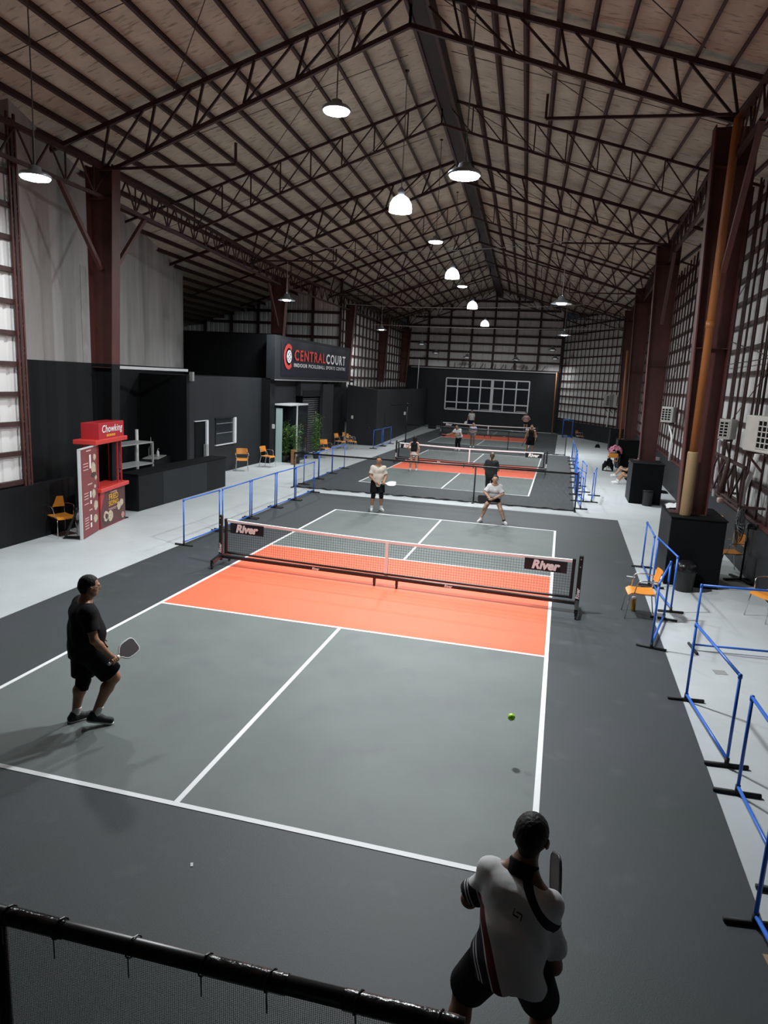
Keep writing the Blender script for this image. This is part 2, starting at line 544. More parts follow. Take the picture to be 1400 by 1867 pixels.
for i, (x, y) in enumerate(RCOL):
    column(x, y, 1.36, 8.45, 0.50, 0.72, 1, rl[i])
ll = ['nearest left steel column, painted black below, beside the red kiosk', 'left steel column standing behind the club sign', 'left steel column at the far end of the club sign',
      'fourth steel column on the left above the charcoal partition', 'farthest left steel column near the end wall']
for i, (x, y) in enumerate(LCOL):
    column(x, y, 0.0 if i == 0 else 3.5, 8.08 if i == 0 else 7.75, 0.42, 0.68, -1, ll[i], 3.73 if i == 0 else None)

# ---- roof trusses
def truss(k):
    yk = 2.8 + BAY * k
    main = (k % 2 == 0)
    xr = ridge_x(yk)
    yy = lambda x: yk + (0.054 if x > xr else -0.02) * (x - xr)
    xa = xl_col(yk) if k >= 0 else -7.0
    xb = xr_col(yk) if k >= 0 else 5.4
    names = {-1: 'roof truss crossing above the nearest court net', 0: 'heavy roof truss between the nearest two steel columns', 1: 'second roof truss from the camera, between column lines',
             2: 'roof truss at the second pair of columns'}
    t = thing('roof_truss', names.get(k, '%s roof truss counted away from the camera' % ['','','','fourth','fifth','sixth','seventh','eighth','ninth and farthest'][k]), 'truss', (xr, yk, 10.3), 0, 'lattice roof trusses')
    zt = lambda x: roof_z(x, yy(x)) - 0.215
    zb = lambda x: 10.36 - (0.354 * (xr - x) if x < xr else 0.300 * (x - xr))
    w = 0.075 if main else 0.05
    for s, xe in ((-1, xa), (1, xb)):
        xo = xe + s * (5.0 if s < 0 else 1.6)
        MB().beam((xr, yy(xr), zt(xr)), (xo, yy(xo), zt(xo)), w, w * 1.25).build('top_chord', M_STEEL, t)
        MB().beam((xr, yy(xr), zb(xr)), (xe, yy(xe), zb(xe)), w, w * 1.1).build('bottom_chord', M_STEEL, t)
        n = 6 if main else 8
        X = [xr + (xe - xr) * i / n for i in range(n + 1)]
        for i in range(n + 1):
            x = X[i]
            xt = x - (xe - xr) / n * (0.22 if main else 0.0)
            if i == 0: xt = x
            MB().beam((x, yy(x), zb(x)), (xt, yy(xt), zt(xt)), w * 0.62, w * 0.62).build('web_strut', M_STEEL, t)
            if i < n:
                x2 = X[i + 1]
                xt2 = X[i] + (xe - xr) / n * (0.0 if main else 0.0)
                MB().beam((x2, yy(x2), zb(x2)), (xt2, yy(xt2), zt(xt2)), w * 0.55, w * 0.55).build('web_diagonal', M_STEEL, t)
    if main:
        # drop ties near the column heads
        for s, xe in ((-1, xa), (1, xb)):
            x1 = xe - s * 3.4
            z = zb(xe) + 0.10
            MB().beam((xe, yy(xe) - 0.1, z), (x1, yy(x1) - 0.1, z), 0.05, 0.05).build('tie_bar', M_STEEL, t)
            MB().beam((x1, yy(x1) - 0.1, z), (x1, yy(x1) - 0.1, z + 0.42), 0.045, 0.045).build('tie_post', M_STEEL, t)
    return t
for k in range(0, 9):
    truss(k)

# ---- lattice eaves girders along the column lines
def girder(pts, zt, depth, label):
    t = thing('eaves_girder', label, 'girder', (pts[0][0], pts[0][1], zt - depth))
    for (x0, y0), (x1, y1) in zip(pts[:-1], pts[1:]):
        a = V(x0, y0, 0); c = V(x1, y1, 0)
        up = V(0, 0, zt); lo = V(0, 0, zt - depth)
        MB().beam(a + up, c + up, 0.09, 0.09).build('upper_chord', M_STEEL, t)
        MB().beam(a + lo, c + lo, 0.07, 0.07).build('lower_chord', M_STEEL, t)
        n = max(4, int((c - a).length / 0.85))
        for i in range(n):
            p = a.lerp(c, i / n); q = a.lerp(c, (i + 0.5) / n); r = a.lerp(c, (i + 1) / n)
            MB().beam(p + up, q + lo, 0.032, 0.032).build('lattice_bar', M_STEEL, t)
            MB().beam(q + lo, r + up, 0.032, 0.032).build('lattice_bar', M_STEEL, t)
            MB().beam(q + lo, q + up, 0.028, 0.028).build('lattice_post', M_STEEL, t)
    return t
girder([(-7.42, -7.8)] + [(x + 0.1, y) for x, y in LCOL], 8.02, 0.62, 'lattice eaves girder running along the left column heads')
girder([(5.30, -7.4)] + [(x, y) for x, y in RCOL], 8.50, 0.62, 'lattice eaves girder running along the right column heads')
def brace(a, b, label):
    o = MB().beam(V(a) - V(a), V(b) - V(a), 0.09, 0.09).build('knee_brace', M_STEEL2, None)
    o.location = a
    tag(o, label, 'brace', 'knee braces')
brace((-7.58, 2.8, 5.85), (-7.52, 1.45, 7.4), 'slanting knee brace on the near side of the nearest left column')
brace((-7.6, 3.25, 5.85), (-7.8, 4.9, 7.4), 'slanting knee brace on the far side of the nearest left column')
brace((-9.25, 16.8, 5.7), (-9.1, 15.4, 7.3), 'knee brace of the column behind the club sign')
brace((5.55, 3.5, 5.9), (5.62, 5.2, 7.85), 'knee brace on the far side of the nearest right column')
brace((5.50, 2.7, 5.9), (5.45, 1.0, 7.85), 'knee brace on the near side of the nearest right column')
brace((5.85, 14.0, 5.9), (5.92, 15.6, 7.85), 'knee brace of the second right column, far side')
brace((5.78, 13.2, 5.9), (5.72, 11.6, 7.85), 'knee brace of the second right column, near side')

# ---- framed walls: corrugated sheets behind girts and studs
def framed_wall(name, p0, p1, zb, zt, gz, stud, side, sheet=0.9, sm=None, deep=0.10, stud_w=0.045, girt_h=0.09):
    """p0 -> p1 plan line of the sheet plane; side = sign of the inner normal (left of p0->p1 is +1)"""
    sm = sm or M_CLAD
    r = sroot(name, (p0[0], p0[1], 0))
    a = V(p0[0], p0[1], 0); c = V(p1[0], p1[1], 0)
    d = (c - a).normalized(); L = (c - a).length
    n = V(-d.y, d.x, 0) * side
    top = (lambda q: zt) if not callable(zt) else (lambda q: zt(q.x, q.y))
    ns = max(1, round(L / sheet))
    for i in range(ns):
        s0, s1 = L * i / ns, L * (i + 1) / ns
        b = MB()
        prof = []
        for k in range(3):
            u = (s1 - s0) / 3
            st = s0 + k * u
            prof += [(st, 0), (st + 0.03, 0.028), (st + 0.075, 0.028), (st + 0.105, 0)]
        prof.append((s1 - 0.003, 0))
        lo = [a + d * u + n * (-w_) + V(0, 0, zb) for u, w_ in prof]
        hi = []
        for u, w_ in prof:
            q = a + d * u
            hi.append(q + n * (-w_) + V(0, 0, top(q)))
        b.grid([lo, hi])
        back = MB()
        b.build('cladding_sheet', sm, r)
    for z in gz:
        # skip the girt where the roof is lower
        s_ok = [s for s in np.linspace(0, L, 41) if top(a + d * float(s)) > z + 0.1]
        if len(s_ok) < 2: continue
        s0, s1 = float(min(s_ok)), float(max(s_ok))
        MB().beam(a + d * s0 + n * (deep / 2 + 0.005) + V(0, 0, z), a + d * s1 + n * (deep / 2 + 0.005) + V(0, 0, z), deep, girt_h).build('wall_girt', M_STEEL, r)
    m = int(L / stud)
    for i in range(m + 1):
        q = a + d * (L * i / m) + n * (deep + 0.02)
        zz = top(q)
        if zz - zb < 0.2: continue
        MB().beam(q + V(0, 0, zb), q + V(0, 0, zz), stud_w, stud_w, d).build('wall_stud', M_STEEL, r)
    return r
GZ = [1.24 + 0.6 * i for i in range(14)]
RW0, RW1, RW2 = (7.02, -4.0), (7.62, 36.6), (2.6, 47.0)
framed_wall('wall_right', RW0, RW1, 1.12, 8.95, GZ, 0.8, 1)
framed_wall('wall_right_far', RW1, RW2, 1.12, 9.0, GZ, 0.62, 1)
framed_wall('wall_left', (-7.85, -6.0), (-7.85, 0.42), 1.15, 8.2, GZ, 1.6, -1, stud_w=0.07)
framed_wall('wall_end', (-10.4, 47.0), (2.4, 47.0), 4.85, roof_z, [4.9 + 0.68 * i for i in range(10)], 1.6, -1, stud_w=0.16, girt_h=0.16, sheet=1.6)
framed_wall('wall_left_far', (-18.8, 25.0), (-9.3, 25.6), 0.0, roof_z, [1.2 + 0.66 * i for i in range(10)], 1.5, -1, stud_w=0.12, girt_h=0.14)
framed_wall('wall_left_end_bay', (-9.4, 25.9), (-10.3, 47.0), 3.0, 8.0, [3.1 + 0.62 * i for i in range(9)], 0.9, -1, stud_w=0.08)
# lattice corner post of the left girt wall
cp = thing('lattice_post', 'slim lattice post at the corner of the left girt wall', 'post', (-7.72, 0.42, 1.15))
for dy in (-0.09, 0.09):
    MB().beam((-7.72, 0.42 + dy, 1.15), (-7.72, 0.42 + dy, 8.3), 0.04, 0.04).build('post_leg', M_STEEL2, cp)
for i in range(26):
    z = 1.2 + i * 0.27
    s = 1 if i % 2 else -1
    MB().beam((-7.72, 0.42 - 0.09 * s, z), (-7.72, 0.42 + 0.09 * s, z + 0.27), 0.022, 0.022).build('post_lacing', M_STEEL2, cp)
# lacing on the right wall: slender lattice posts in front of the sheets (every other bay)
ORD = ['first', 'second', 'third', 'fourth', 'fifth', 'sixth', 'seventh', 'eighth', 'ninth', 'tenth', 'eleventh', 'twelfth']
for i, y in enumerate((4.9, 6.2, 7.5, 9.6, 11.0, 16.5, 18.0, 20.5)):
    x = 7.02 + 0.015 * (y + 4) - 0.22
    t = thing('lattice_post', ORD[i] + ' laced post on the right wall, counted from the nearest column', 'post', (x, y, 1.2), 0, 'laced posts on the right wall')
    for dy in (-0.08, 0.08):
        MB().beam((x, y + dy, 1.2), (x, y + dy, 8.7), 0.03, 0.03).build('post_leg', M_STEEL, t)
    for q in range(25):
        z = 1.3 + q * 0.29
        s = 1 if q % 2 else -1
        MB().beam((x, y - 0.08 * s, z), (x, y + 0.08 * s, z + 0.29), 0.018, 0.018).build('post_lacing', M_STEEL, t)
# rod cross bracing on the right wall
for ri, (ya, za, yb, zb) in enumerate(((3.6, 4.6, 9.5, 2.2), (3.6, 4.4, 12.5, 5.6), (3.6, 4.5, 13.0, 4.5), (14.2, 6.4, 23.5, 2.6), (14.2, 5.0, 23.5, 6.2), (4.0, 7.6, 12.8, 4.9))):
    xa = 6.82 + 0.015 * (ya + 4); xb = 6.82 + 0.015 * (yb + 4)
    o = MB().tube([(0, 0, 0), (xb - xa, yb - ya, zb - za)], 0.011, 6).build('brace_rod', M_STEEL)
    o.location = (xa, ya, za)
    tag(o, ['falling brace rod just right of the nearest column', 'rising brace rod just right of the nearest column', 'level brace rod just right of the nearest column', 'falling brace rod beyond the second column', 'rising brace rod beyond the second column', 'topmost falling brace rod right of the nearest column'][ri], 'rod', 'brace rods on the right wall')

# ---- solid walls
def solid(name, lo, hi, m, rz=0.0, piv=None):
    b = MB()
    M = None
    if rz:
        M = Matrix.Translation(piv) @ Matrix.Rotation(rz, 4, 'Z') @ Matrix.Translation(-V(piv))
    b.box(lo, hi, M)
    return struct(b.build(name, m))
def plan_wall(name, p0, p1, z0, z1, th, m, z1b=None):
    a = V(p0[0], p0[1], 0); c = V(p1[0], p1[1], 0)
    d = (c - a).normalized(); n = V(-d.y, d.x, 0) * th
    z1b = z1 if z1b is None else z1b
    vs = [a + V(0, 0, z0), c + V(0, 0, z0), c + n + V(0, 0, z0), a + n + V(0, 0, z0), a + V(0, 0, z1), c + V(0, 0, z1b), c + n + V(0, 0, z1b), a + n + V(0, 0, z1)]
    b = MB().add(vs, [(0, 3, 2, 1), (4, 5, 6, 7), (0, 1, 5, 4), (1, 2, 6, 5), (2, 3, 7, 6), (3, 0, 4, 7)])
    return struct(b.build(name, m))
# black dwarf walls below the girt walls
plan_wall('wall_right_base', (7.40, 36.5), (6.80, -4.0), 0, 1.12, 0.22, M_GREYWALL)
plan_wall('wall_right_far_base', (2.35, 46.95), (7.42, 36.5), 0, 1.12, 0.2, M_GREYWALL)
plan_wall('wall_left_base', (-7.66, -6.0), (-7.66, 1.75), 0, 1.16, 0.20, M_BLACKWALL)
MB().beam((6.98, -4.0, 1.16), (7.56, 36.0, 1.16), 0.30, 0.07).build('trim_1', M_STEEL2)['kind'] = 'structure'
# old white plaster wall in the recess, black below
WA, WB = (-8.35, 1.1), (-12.9, 15.3)
plan_wall('wall_left_recess', WA, WB, 3.74, roof_z(*WA) + 0.0, 0.2, M_WHITEWALL, roof_z(*WB))
plan_wall('wall_left_recess_base', (WA[0] + 0.02, WA[1]), (WB[0] + 0.02, WB[1]), 0, 3.74, 0.2, M_BLACKWALL)
d_ = (V(WB[0], WB[1], 0) - V(WA[0], WA[1], 0)).normalized()
q0 = V(WA[0], WA[1], 0) + d_ * 3.5
plan_wall('trim_2', (q0.x + 0.015, q0.y), ((q0 + d_ * 0.42).x + 0.015, (q0 + d_ * 0.42).y), 3.74, 6.2, 0.05, mat('bare_render_strip', (0.33, 0.325, 0.315), 0.9, var=0.2, scale=2))
# end wall lower part, left partitions
solid('wall_end_base', (-10.4, 46.86, 0), (2.4, 47.06, 4.86), M_GREYWALL)
MB().box((-9.9, 46.75, 4.80), (2.2, 46.88, 4.88)).build('trim_3', M_SILVERTAPE)['kind'] = 'structure'
plan_wall('wall_left_partition', (-7.05, 25.6), (-8.35, 46.9), 0, 3.08, 0.2, M_GREYWALL)
plan_wall('wall_left_partition_return', (-8.75, 25.5), (-7.05, 25.6), 0, 3.3, 0.2, M_GREYWALL, 3.08)
# office block: kitchen recess, low office, shutter bay
solid('wall_office_front', (-9.5, 9.30, 0), (-9.15, 15.4, 3.5), M_GREYWALL)
solid('wall_office_return', (-12.6, 9.15, 0), (-9.15, 9.31, 3.5), M_BLACKWALL)
solid('ceiling_shutter_bay', (-14.6, 15.7, 3.42), (-8.96, 27.2, 3.5), M_BLACKWALL)
solid('wall_upper_box', (-14.6, 15.5, 3.46), (-8.62, 15.7, 5.28), M_BLACKBOX)
solid('ceiling_office', (-14.6, 9.25, 3.42), (-9.2, 15.6, 3.5), M_BLACKWALL)
solid('wall_office_pier', (-9.2, 15.0, 0), (-8.76, 15.5, 3.5), M_BLACKWALL)
solid('wall_shutter_bay_inner', (-9.10, 15.6, 0), (-8.95, 18.3, 3.5), M_GREYWALL)
solid('wall_shutter_head', (-9.0, 18.3, 2.75), (-8.72, 21.1, 3.45), M_GREYWALL)
solid('wall_shutter_end', (-9.0, 21.0, 0), (-8.60, 22.6, 3.3), M_GREYWALL)
solid('wall_passage_back', (-9.1, 22.6, 0), (-8.95, 25.8, 3.4), M_BLACKWALL)
# roller shutter of separate slats
sh = sroot('door_3', (-8.85, 19.6, 0))
for i in range(25):
    z = 0.08 + i * 0.105
    b = MB()
    b.tube([(-8.84, 18.75, z), (-8.84, 20.98, z)], 0.047, 6)
    b.build('shutter_slat', M_SHUTTER, sh)
MB().box((-8.95, 18.6, 2.7), (-8.70, 21.05, 3.0)).build('shutter_hood', M_BLACKWALL, sh)
MB().box((-8.9, 20.98, 0), (-8.76, 21.06, 2.7)).build('shutter_guide', M_BLACKBOX, sh)
MB().box((-8.9, 18.66, 0), (-8.76, 18.74, 2.7)).build('shutter_guide', M_BLACKBOX, sh)
# office door, slightly open, and small window
dr = sroot('door_1', (-9.15, 10.050, 0))
MB().box((-9.15, 9.650, 0.0), (-9.125, 10.330, 1.96)).build('door_opening', M_BLACKBOX, dr)
MB().box((-9.15, 10.350, 0), (-9.08, 10.490, 1.98)).build('door_jamb', M_ALU, dr)
MB().box((-9.15, 9.610, 1.955), (-9.10, 10.490, 1.985)).build('door_head', M_ALU, dr)
MB().box((-9.12, 10.210, 0.72), (-9.02, 10.350, 1.15)).build('letter_box', M_GREYMETAL, dr)
wd = sroot('window_2', (-9.15, 11.850, 1.03))
MB().box((-9.15, 11.100, 1.06), (-9.13, 12.450, 1.99)).build('window_pane', M_GLASSDARK, wd)
MB().box((-9.15, 12.430, 1.03), (-9.06, 12.600, 2.0)).build('window_jamb', M_ALU, wd)
MB().box((-9.15, 11.050, 1.98), (-9.10, 12.550, 2.02)).build('window_head', M_BLACKWALL, wd)
MB().box((-9.15, 11.050, 1.02), (-9.08, 12.600, 1.055)).build('window_sill', M_ALU, wd)
for z in (1.45, 1.80):
    MB().box((-9.132, 11.150, z), (-9.125, 12.410, z + 0.018)).build('window_bar', M_GREYMETAL, wd)
# white pipe along the kitchen opening
o = MB().box((-0.05, 0, -0.04), (0.05, 3.75, 0.04)).build('fascia_rail', M_ALU)
o.location = (-9.2, 5.5, 3.66)
tag(o, 'white square rail across the top of the black kitchen recess', 'rail')
o = MB().box((-0.06, -0.06, 0), (0.06, 0.06, 0.30)).build('junction_bracket', M_GREYMETAL)
o.location = (-9.08, 9.36, 3.32)
tag(o, 'pale bracket at the right end of the white rail', 'bracket')

# ---- big white-framed window on the end wall
wn = sroot('window_1', (-3.35, 46.86, 1.45))
wx0, wx1, wz0, wz1 = -6.80, 0.10, 1.46, 4.05
yw = 46.86
cols = [wx0 + (wx1 - wx0) * f for f in (0, 0.1405, 0.281, 0.4215, 0.562, 0.7, 0.85, 1.0)]
cols[4] = wx0 + (wx1 - wx0) * 0.562
rows = [wz0, wz0 + 0.62, wz0 + 1.92, wz1]
for i in range(7):
    for j in range(3):
        MB().box((cols[i] + 0.03, yw - 0.02, rows[j] + 0.03), (cols[i + 1] - 0.03, yw - 0.008, rows[j + 1] - 0.03)).build('window_pane', M_GLASSDARK, wn)
for i, x in enumerate(cols):
    w = 0.12 if i == 4 else 0.05
    MB().box((x - w, yw - 0.06, wz0), (x + w, yw - 0.002, wz1)).build('window_mullion', M_ALU, wn)
for z in rows:
    MB().box((wx0, yw - 0.055, z - 0.05), (wx1, yw - 0.003, z + 0.05)).build('window_transom', M_ALU, wn)
for i in (0, 3, 4, 6):
    MB().box((cols[i] + 0.14, yw - 0.045, rows[0] + 0.09), (cols[i + 1] - 0.12, yw - 0.02, rows[0] + 0.13)).build('vent_sash', M_ALU, wn)
# white lattice strip above the window
lt = sroot('trim_4', (-3, 46.8, 4.9))
for i in range(18):
    x = -6.2 + i * 0.42
    MB().beam((x, 46.82, 4.9), (x + (0.3 if i % 2 else 0.05), 46.82, 5.35), 0.04, 0.04).build('lattice_bar', M_STEEL, lt)
# ================================================================ LAMPS
def lamp(kind, x, y, z, label, power, size):
    t = thing('pendant_lamp', label, 'lamp', (x, y, z), 0, 'pendant lamps under the roof')
    zr = roof_z(x, y) - 0.10 - z
    lit = power > 40
    lens = M_LAMPLENS if lit else M_LAMPDIM
    r = size / 2
    if kind == 'disc':
        MB().lathe([(r * 0.55, 0.0), (r * 0.98, 0.015), (r, 0.04), (r * 0.86, 0.075), (r * 0.42, 0.10), (r * 0.36, 0.17), (r * 0.20, 0.19), (0.02, 0.20)], 28).build('housing', M_LAMPBODY, t, True, True)
        MB().lathe([(0.001, -0.035), (r * 0.55, -0.03), (r * 0.86, -0.012), (r * 0.93, 0.012)], 28, cap=False).build('lens', lens, t, True, True)
        top = 0.20
    elif kind == 'dome':
        MB().lathe([(0.05, 0.36), (0.09, 0.40), (0.09, 0.50), (0.04, 0.56), (0.02, 0.58)], 20).build('housing', M_LAMPBODY, t, True, True)
        MB().lathe([(r, 0.0), (r * 1.0, 0.10), (r * 0.93, 0.20), (r * 0.70, 0.31), (r * 0.40, 0.37), (0.05, 0.385)], 28, cap=False).build('shade', M_LAMPDOME if lit else M_LAMPDIM, t, True, True)
        MB().lathe([(0.001, 0.01), (r * 0.95, 0.01)], 24, cap=False).build('lens', lens, t, True, True)
        top = 0.58
    else:
        MB().lathe([(r, 0.0), (r * 0.97, 0.012), (r * 0.62, 0.09), (r * 0.40, 0.13), (r * 0.36, 0.22), (r * 0.2, 0.26), (0.02, 0.27)], 24, cap=False).build('shade', M_LAMPBODY, t, True, True)
        MB().lathe([(0.001, -0.03), (r * 0.38, -0.02), (r * 0.50, 0.03), (r * 0.46, 0.10)], 20, cap=False).build('lens', lens, t, True, True)
        top = 0.27
    MB().tube([(0, 0, top), (0.01, 0, top + (zr - top) * 0.5), (0, 0, zr)], 0.010, 6).build('cable', M_WIREWHITE if kind == 'dish' else M_WIRE, t, False, True)
    MB().lathe([(0.05, zr - 0.03), (0.05, zr)], 10).build('ceiling_hook', M_STEEL, t, False, True)
    L = bpy.data.lights.new('lamp_light', 'AREA')
    if kind == 'dish': L.spread = 2.5
    L.shape = 'DISK'; L.size = size * 0.85; L.energy = power; L.color = (0.93, 0.975, 1.0)
    lo = bpy.data.objects.new('lamp_light', L)
    COL.objects.link(lo); lo.parent = t; lo.location = (0, 0, -0.05)
    return t
LP = LAMP_POWER
lamp('disc', -1.17, 0.33, 8.0, 'round lit disc lamp left of the ridge, nearest in the centre row', LP['disc'] * 0.75, 0.48)
lamp('dome', -1.41, 6.03, 7.75, 'large white glowing dome lamp, nearest of the domes', LP['dome'], 0.56)
lamp('disc', -1.45, 11.0, 8.0, 'lit disc lamp between the two nearest dome lamps', LP['disc'] * 0.8, 0.48)
lamp('dome', -1.83, 16.8, 7.75, 'second glowing dome lamp down the centre row', LP['dome'], 0.56)
lamp('disc', -2.04, 21.0, 8.0, 'small-looking disc lamp just past the second dome lamp', LP['disc'] * 0.5, 0.48)
lamp('dome', -2.45, 27.8, 7.75, 'third glowing dome lamp down the centre row', LP['dome'] * 0.8, 0.56)
lamp('dome', -3.03, 39.2, 7.75, 'farthest glowing dome lamp, before the end wall', LP['dome'] * 0.6, 0.58)
lamp('disc', -5.66, -1.39, 6.6, 'bright disc lamp on a long cable beside the white plaster wall', LP['disc'] * 0.42, 0.50)
lamp('disc', 1.24, -0.94, 6.6, 'biggest bright disc lamp hanging right of the ridge', LP['disc'] * 1.75, 0.48)
lamp('dish', -7.82, 14.3, 6.5, 'metal dish lamp hanging above the club sign', LP['dish_far'], 0.66)
lamp('dish', 2.54, 13.6, 6.5, 'bright dish lamp hanging above the middle court, right side', LP['dish'], 0.72)
lamp('dish', -7.75, 28.4, 6.5, 'lit dish lamp over the left aisle past the sign', LP['dish_far'] * 0.55, 0.62)
lamp('dish', 2.62, 28.2, 6.5, 'lit dish lamp low on the right over the second divider', LP['dish_far'] * 2.2, 0.72)
lamp('dish', -8.2, 42.4, 6.5, 'unlit dish lamp at the far left near the end wall', LP['dish_dim'], 0.72)
lamp('dish', 1.72, 44.1, 6.5, 'unlit dish lamp at the far right near the end wall', LP['dish_dim'], 0.72)
lamp('dish', -7.6, 45.4, 6.0, 'leftmost faint dish lamp in the row above the end window', LP['dish_dim'], 0.66)
lamp('dish', -5.0, 45.4, 5.75, 'second faint dish lamp from the left above the end window', LP['dish_dim'], 0.66)
lamp('dish', -1.07, 45.4, 5.7, 'third faint dish lamp from the left above the end window', LP['dish_dim'], 0.66)
lamp('dish', 1.95, 45.4, 5.9, 'lit dish lamp at the right end of the row above the end window', LP['dish_far'] * 0.22, 0.66)
# thin white supply wires slung across the hall
for i, (a, b, sag) in enumerate((((-8.4, 12.4, 8.35), (4.2, 12.8, 8.6), 0.45), ((-8.9, 25.0, 7.55), (5.6, 25.4, 8.0), 0.25), ((-9.0, 31.0, 7.0), (5.8, 31.4, 7.2), 0.12))):
    a = V(a); b = V(b)
    pts = [(a.lerp(b, k / 14) - a) - V(0, 0, sag * 4 * (k / 14) * (1 - k / 14)) for k in range(15)]
    o = MB().tube(pts, 0.012, 5).build('supply_wire', M_WIREWHITE)
    o.location = a
    tag(o, ['pale wire slung across the hall behind the nearest dome lamp', 'pale wire slung across past the second dome lamp', 'pale wire slung low before the end gable'][i], 'wire')

# ================================================================ COURT NETS
def court_net(cx, cy, rz, label, detail=True):
    t = thing('pickleball_net', label, 'net', (cx, cy, 0.0085), rz, 'portable pickleball nets')
    H = 3.28
    def ztop(x): return 0.862 + 0.052 * (abs(x) / H) ** 1.6
    for s in (-1, 1):
        x = s * 3.33
        MB().bbox((x - 0.035, -0.03, 0.10), (x + 0.035, 0.03, 0.985), 0.006).build('post', M_BLACK, t, False, True)
        MB().bbox((s * 3.22 - 0.028, -0.026, 0.24), (s * 3.22 + 0.028, 0.026, 0.925), 0.006).build('post_sleeve', M_BANNER, t, False, True)
        arm = MB().beam((x, -0.34, 0.13), (x, 0.0, 0.19), 0.06, 0.07).beam((x, 0.0, 0.19), (x, 0.34, 0.13), 0.06, 0.07)
        arm.build('base_arm', M_BLACK, t, False, True)
        for yy in (-0.33, 0.33):
            f = MB().box((x - 0.022, yy - 0.03, 0.05), (x + 0.022, yy + 0.03, 0.13)).build('caster_fork', M_BLACK, t, False, True)
            MB().lathe([(0.012, -0.014), (0.032, -0.014), (0.036, -0.008), (0.036, 0.008), (0.032, 0.014), (0.012, 0.014)], 14,
                       Matrix.Translation((x, yy, 0.036)) @ Matrix.Rotation(math.pi / 2, 4, 'Y')).build('caster_wheel', M_RUBBER, f, True, True)
        for zz in (0.22, 0.80, 0.93):
            MB().lathe([(0.011, 0), (0.011, 0.006), (0.006, 0.010)], 10, Matrix.Translation((x, -0.03, zz)) @ Matrix.Rotation(math.pi / 2, 4, 'X')).build('bolt', M_CHROME, t, False, True)
    MB().bbox((-3.30, -0.030, 0.145), (3.30, 0.030, 0.205), 0.008).build('base_bar', M_BLACK, t, False, True)
    bp = [(-3.24 + 6.48 * k / 20, 0.0, 0.262 - 0.02 * math.sin(math.pi * k / 20)) for k in range(21)]
    MB().tube(bp, 0.022, 8).build('bottom_rod', M_BLACK, t, True, True)
    for xx in (-0.21, 0.21):
        f = MB().box((xx - 0.02, -0.03, 0.06), (xx + 0.02, 0.03, 0.15)).build('caster_fork', M_BLACK, t, False, True)
        MB().lathe([(0.012, -0.014), (0.034, -0.014), (0.038, -0.008), (0.038, 0.008), (0.034, 0.014), (0.012, 0.014)], 14,
                   Matrix.Translation((xx, 0, 0.038)) @ Matrix.Rotation(math.pi / 2, 4, 'Y')).build('caster_wheel', M_RUBBER, f, True, True)
    # white tape folded over the top cord
    b = MB(); n = 40
    rows = []
    for k in range(n + 1):
        x = -3.25 + 6.5 * k / n
        z = ztop(x)
        rows.append([V(x, -0.010, z - 0.052), V(x, -0.012, z - 0.004), V(x, 0.0, z + 0.004), V(x, 0.012, z - 0.004), V(x, 0.010, z - 0.052)])
    b.grid(rows)
    b.build('top_tape', M_WHITE, t, False, True)
    MB().box((-0.027, -0.014, 0.205), (0.027, 0.014, 0.835)).build('centre_strap', M_WHITE, t, False, True)
    # mesh cords
    b = MB(); r = 0.0016 if detail else 0.0022
    step = 0.046 if detail else 0.07
    x = -3.19
    while x < 3.19:
        b.beam((x, 0, 0.26), (x, 0, ztop(x) - 0.04), r * 2, r * 2); x += step
    z = 0.29
    while z < 0.84:
        for k in range(10):
            xa, xb = -3.19 + 0.638 * k, -3.19 + 0.638 * (k + 1)
            b.beam((xa, 0, z), (xb, 0, z), r * 2, r * 2)
        z += step
    o = b.build('net_mesh', M_NETCORD, t, False, True)
    o['kind'] = 'stuff'
    for s in (-1, 1):
        xa, xb = sorted((s * 3.12, s * 2.42))
        P = []
        for i in range(13):
            xx = xa + (xb - xa) * i / 12
            P.append([V(xx, -0.020 - 0.006 * math.sin(i * 1.1), 0.66), V(xx, -0.020 - 0.005 * math.sin(i * 0.9 + 1), 0.76), V(xx, -0.020, 0.858)])
        bb = MB(); bb.grid(P)
        bn = bb.build('banner', M_BANNER, t, True, True)
        text('banner_lettering', 'River', 0.205, M_WHITEPRINT, bn, frame(((xa + xb) / 2 - 0.01, -0.030, 0.757), (1, 0, 0), (0, 0, 1)), 0.003, 0.20, 0.010, local=True)
        # vertical lettering on the post
        text('post_lettering', 'River', 0.085, M_WHITEPRINT, t, frame((s * 3.33, -0.034, 0.34), (0.0, 0, 1), (-1, 0, 0)), 0.002, 0.2, 0.003, local=True)
    for xx in (-1.35, 1.15):
        text('bar_lettering', 'River', 0.065, M_WHITEPRINT, t, frame((xx, -0.033, 0.176), (1, 0, 0), (0, 0, 1)), 0.002, 0.2, 0.002, local=True)
    return t
court_net(0.12, 0.12, math.radians(-2.2), 'nearest portable black net with white tape on the nearest court')
court_net(-0.88, 18.75, math.radians(-0.3), 'portable net on the middle court, behind the first divider')
court_net(-1.96, 36.7, 0.0, 'farthest portable net, below the end window', False)

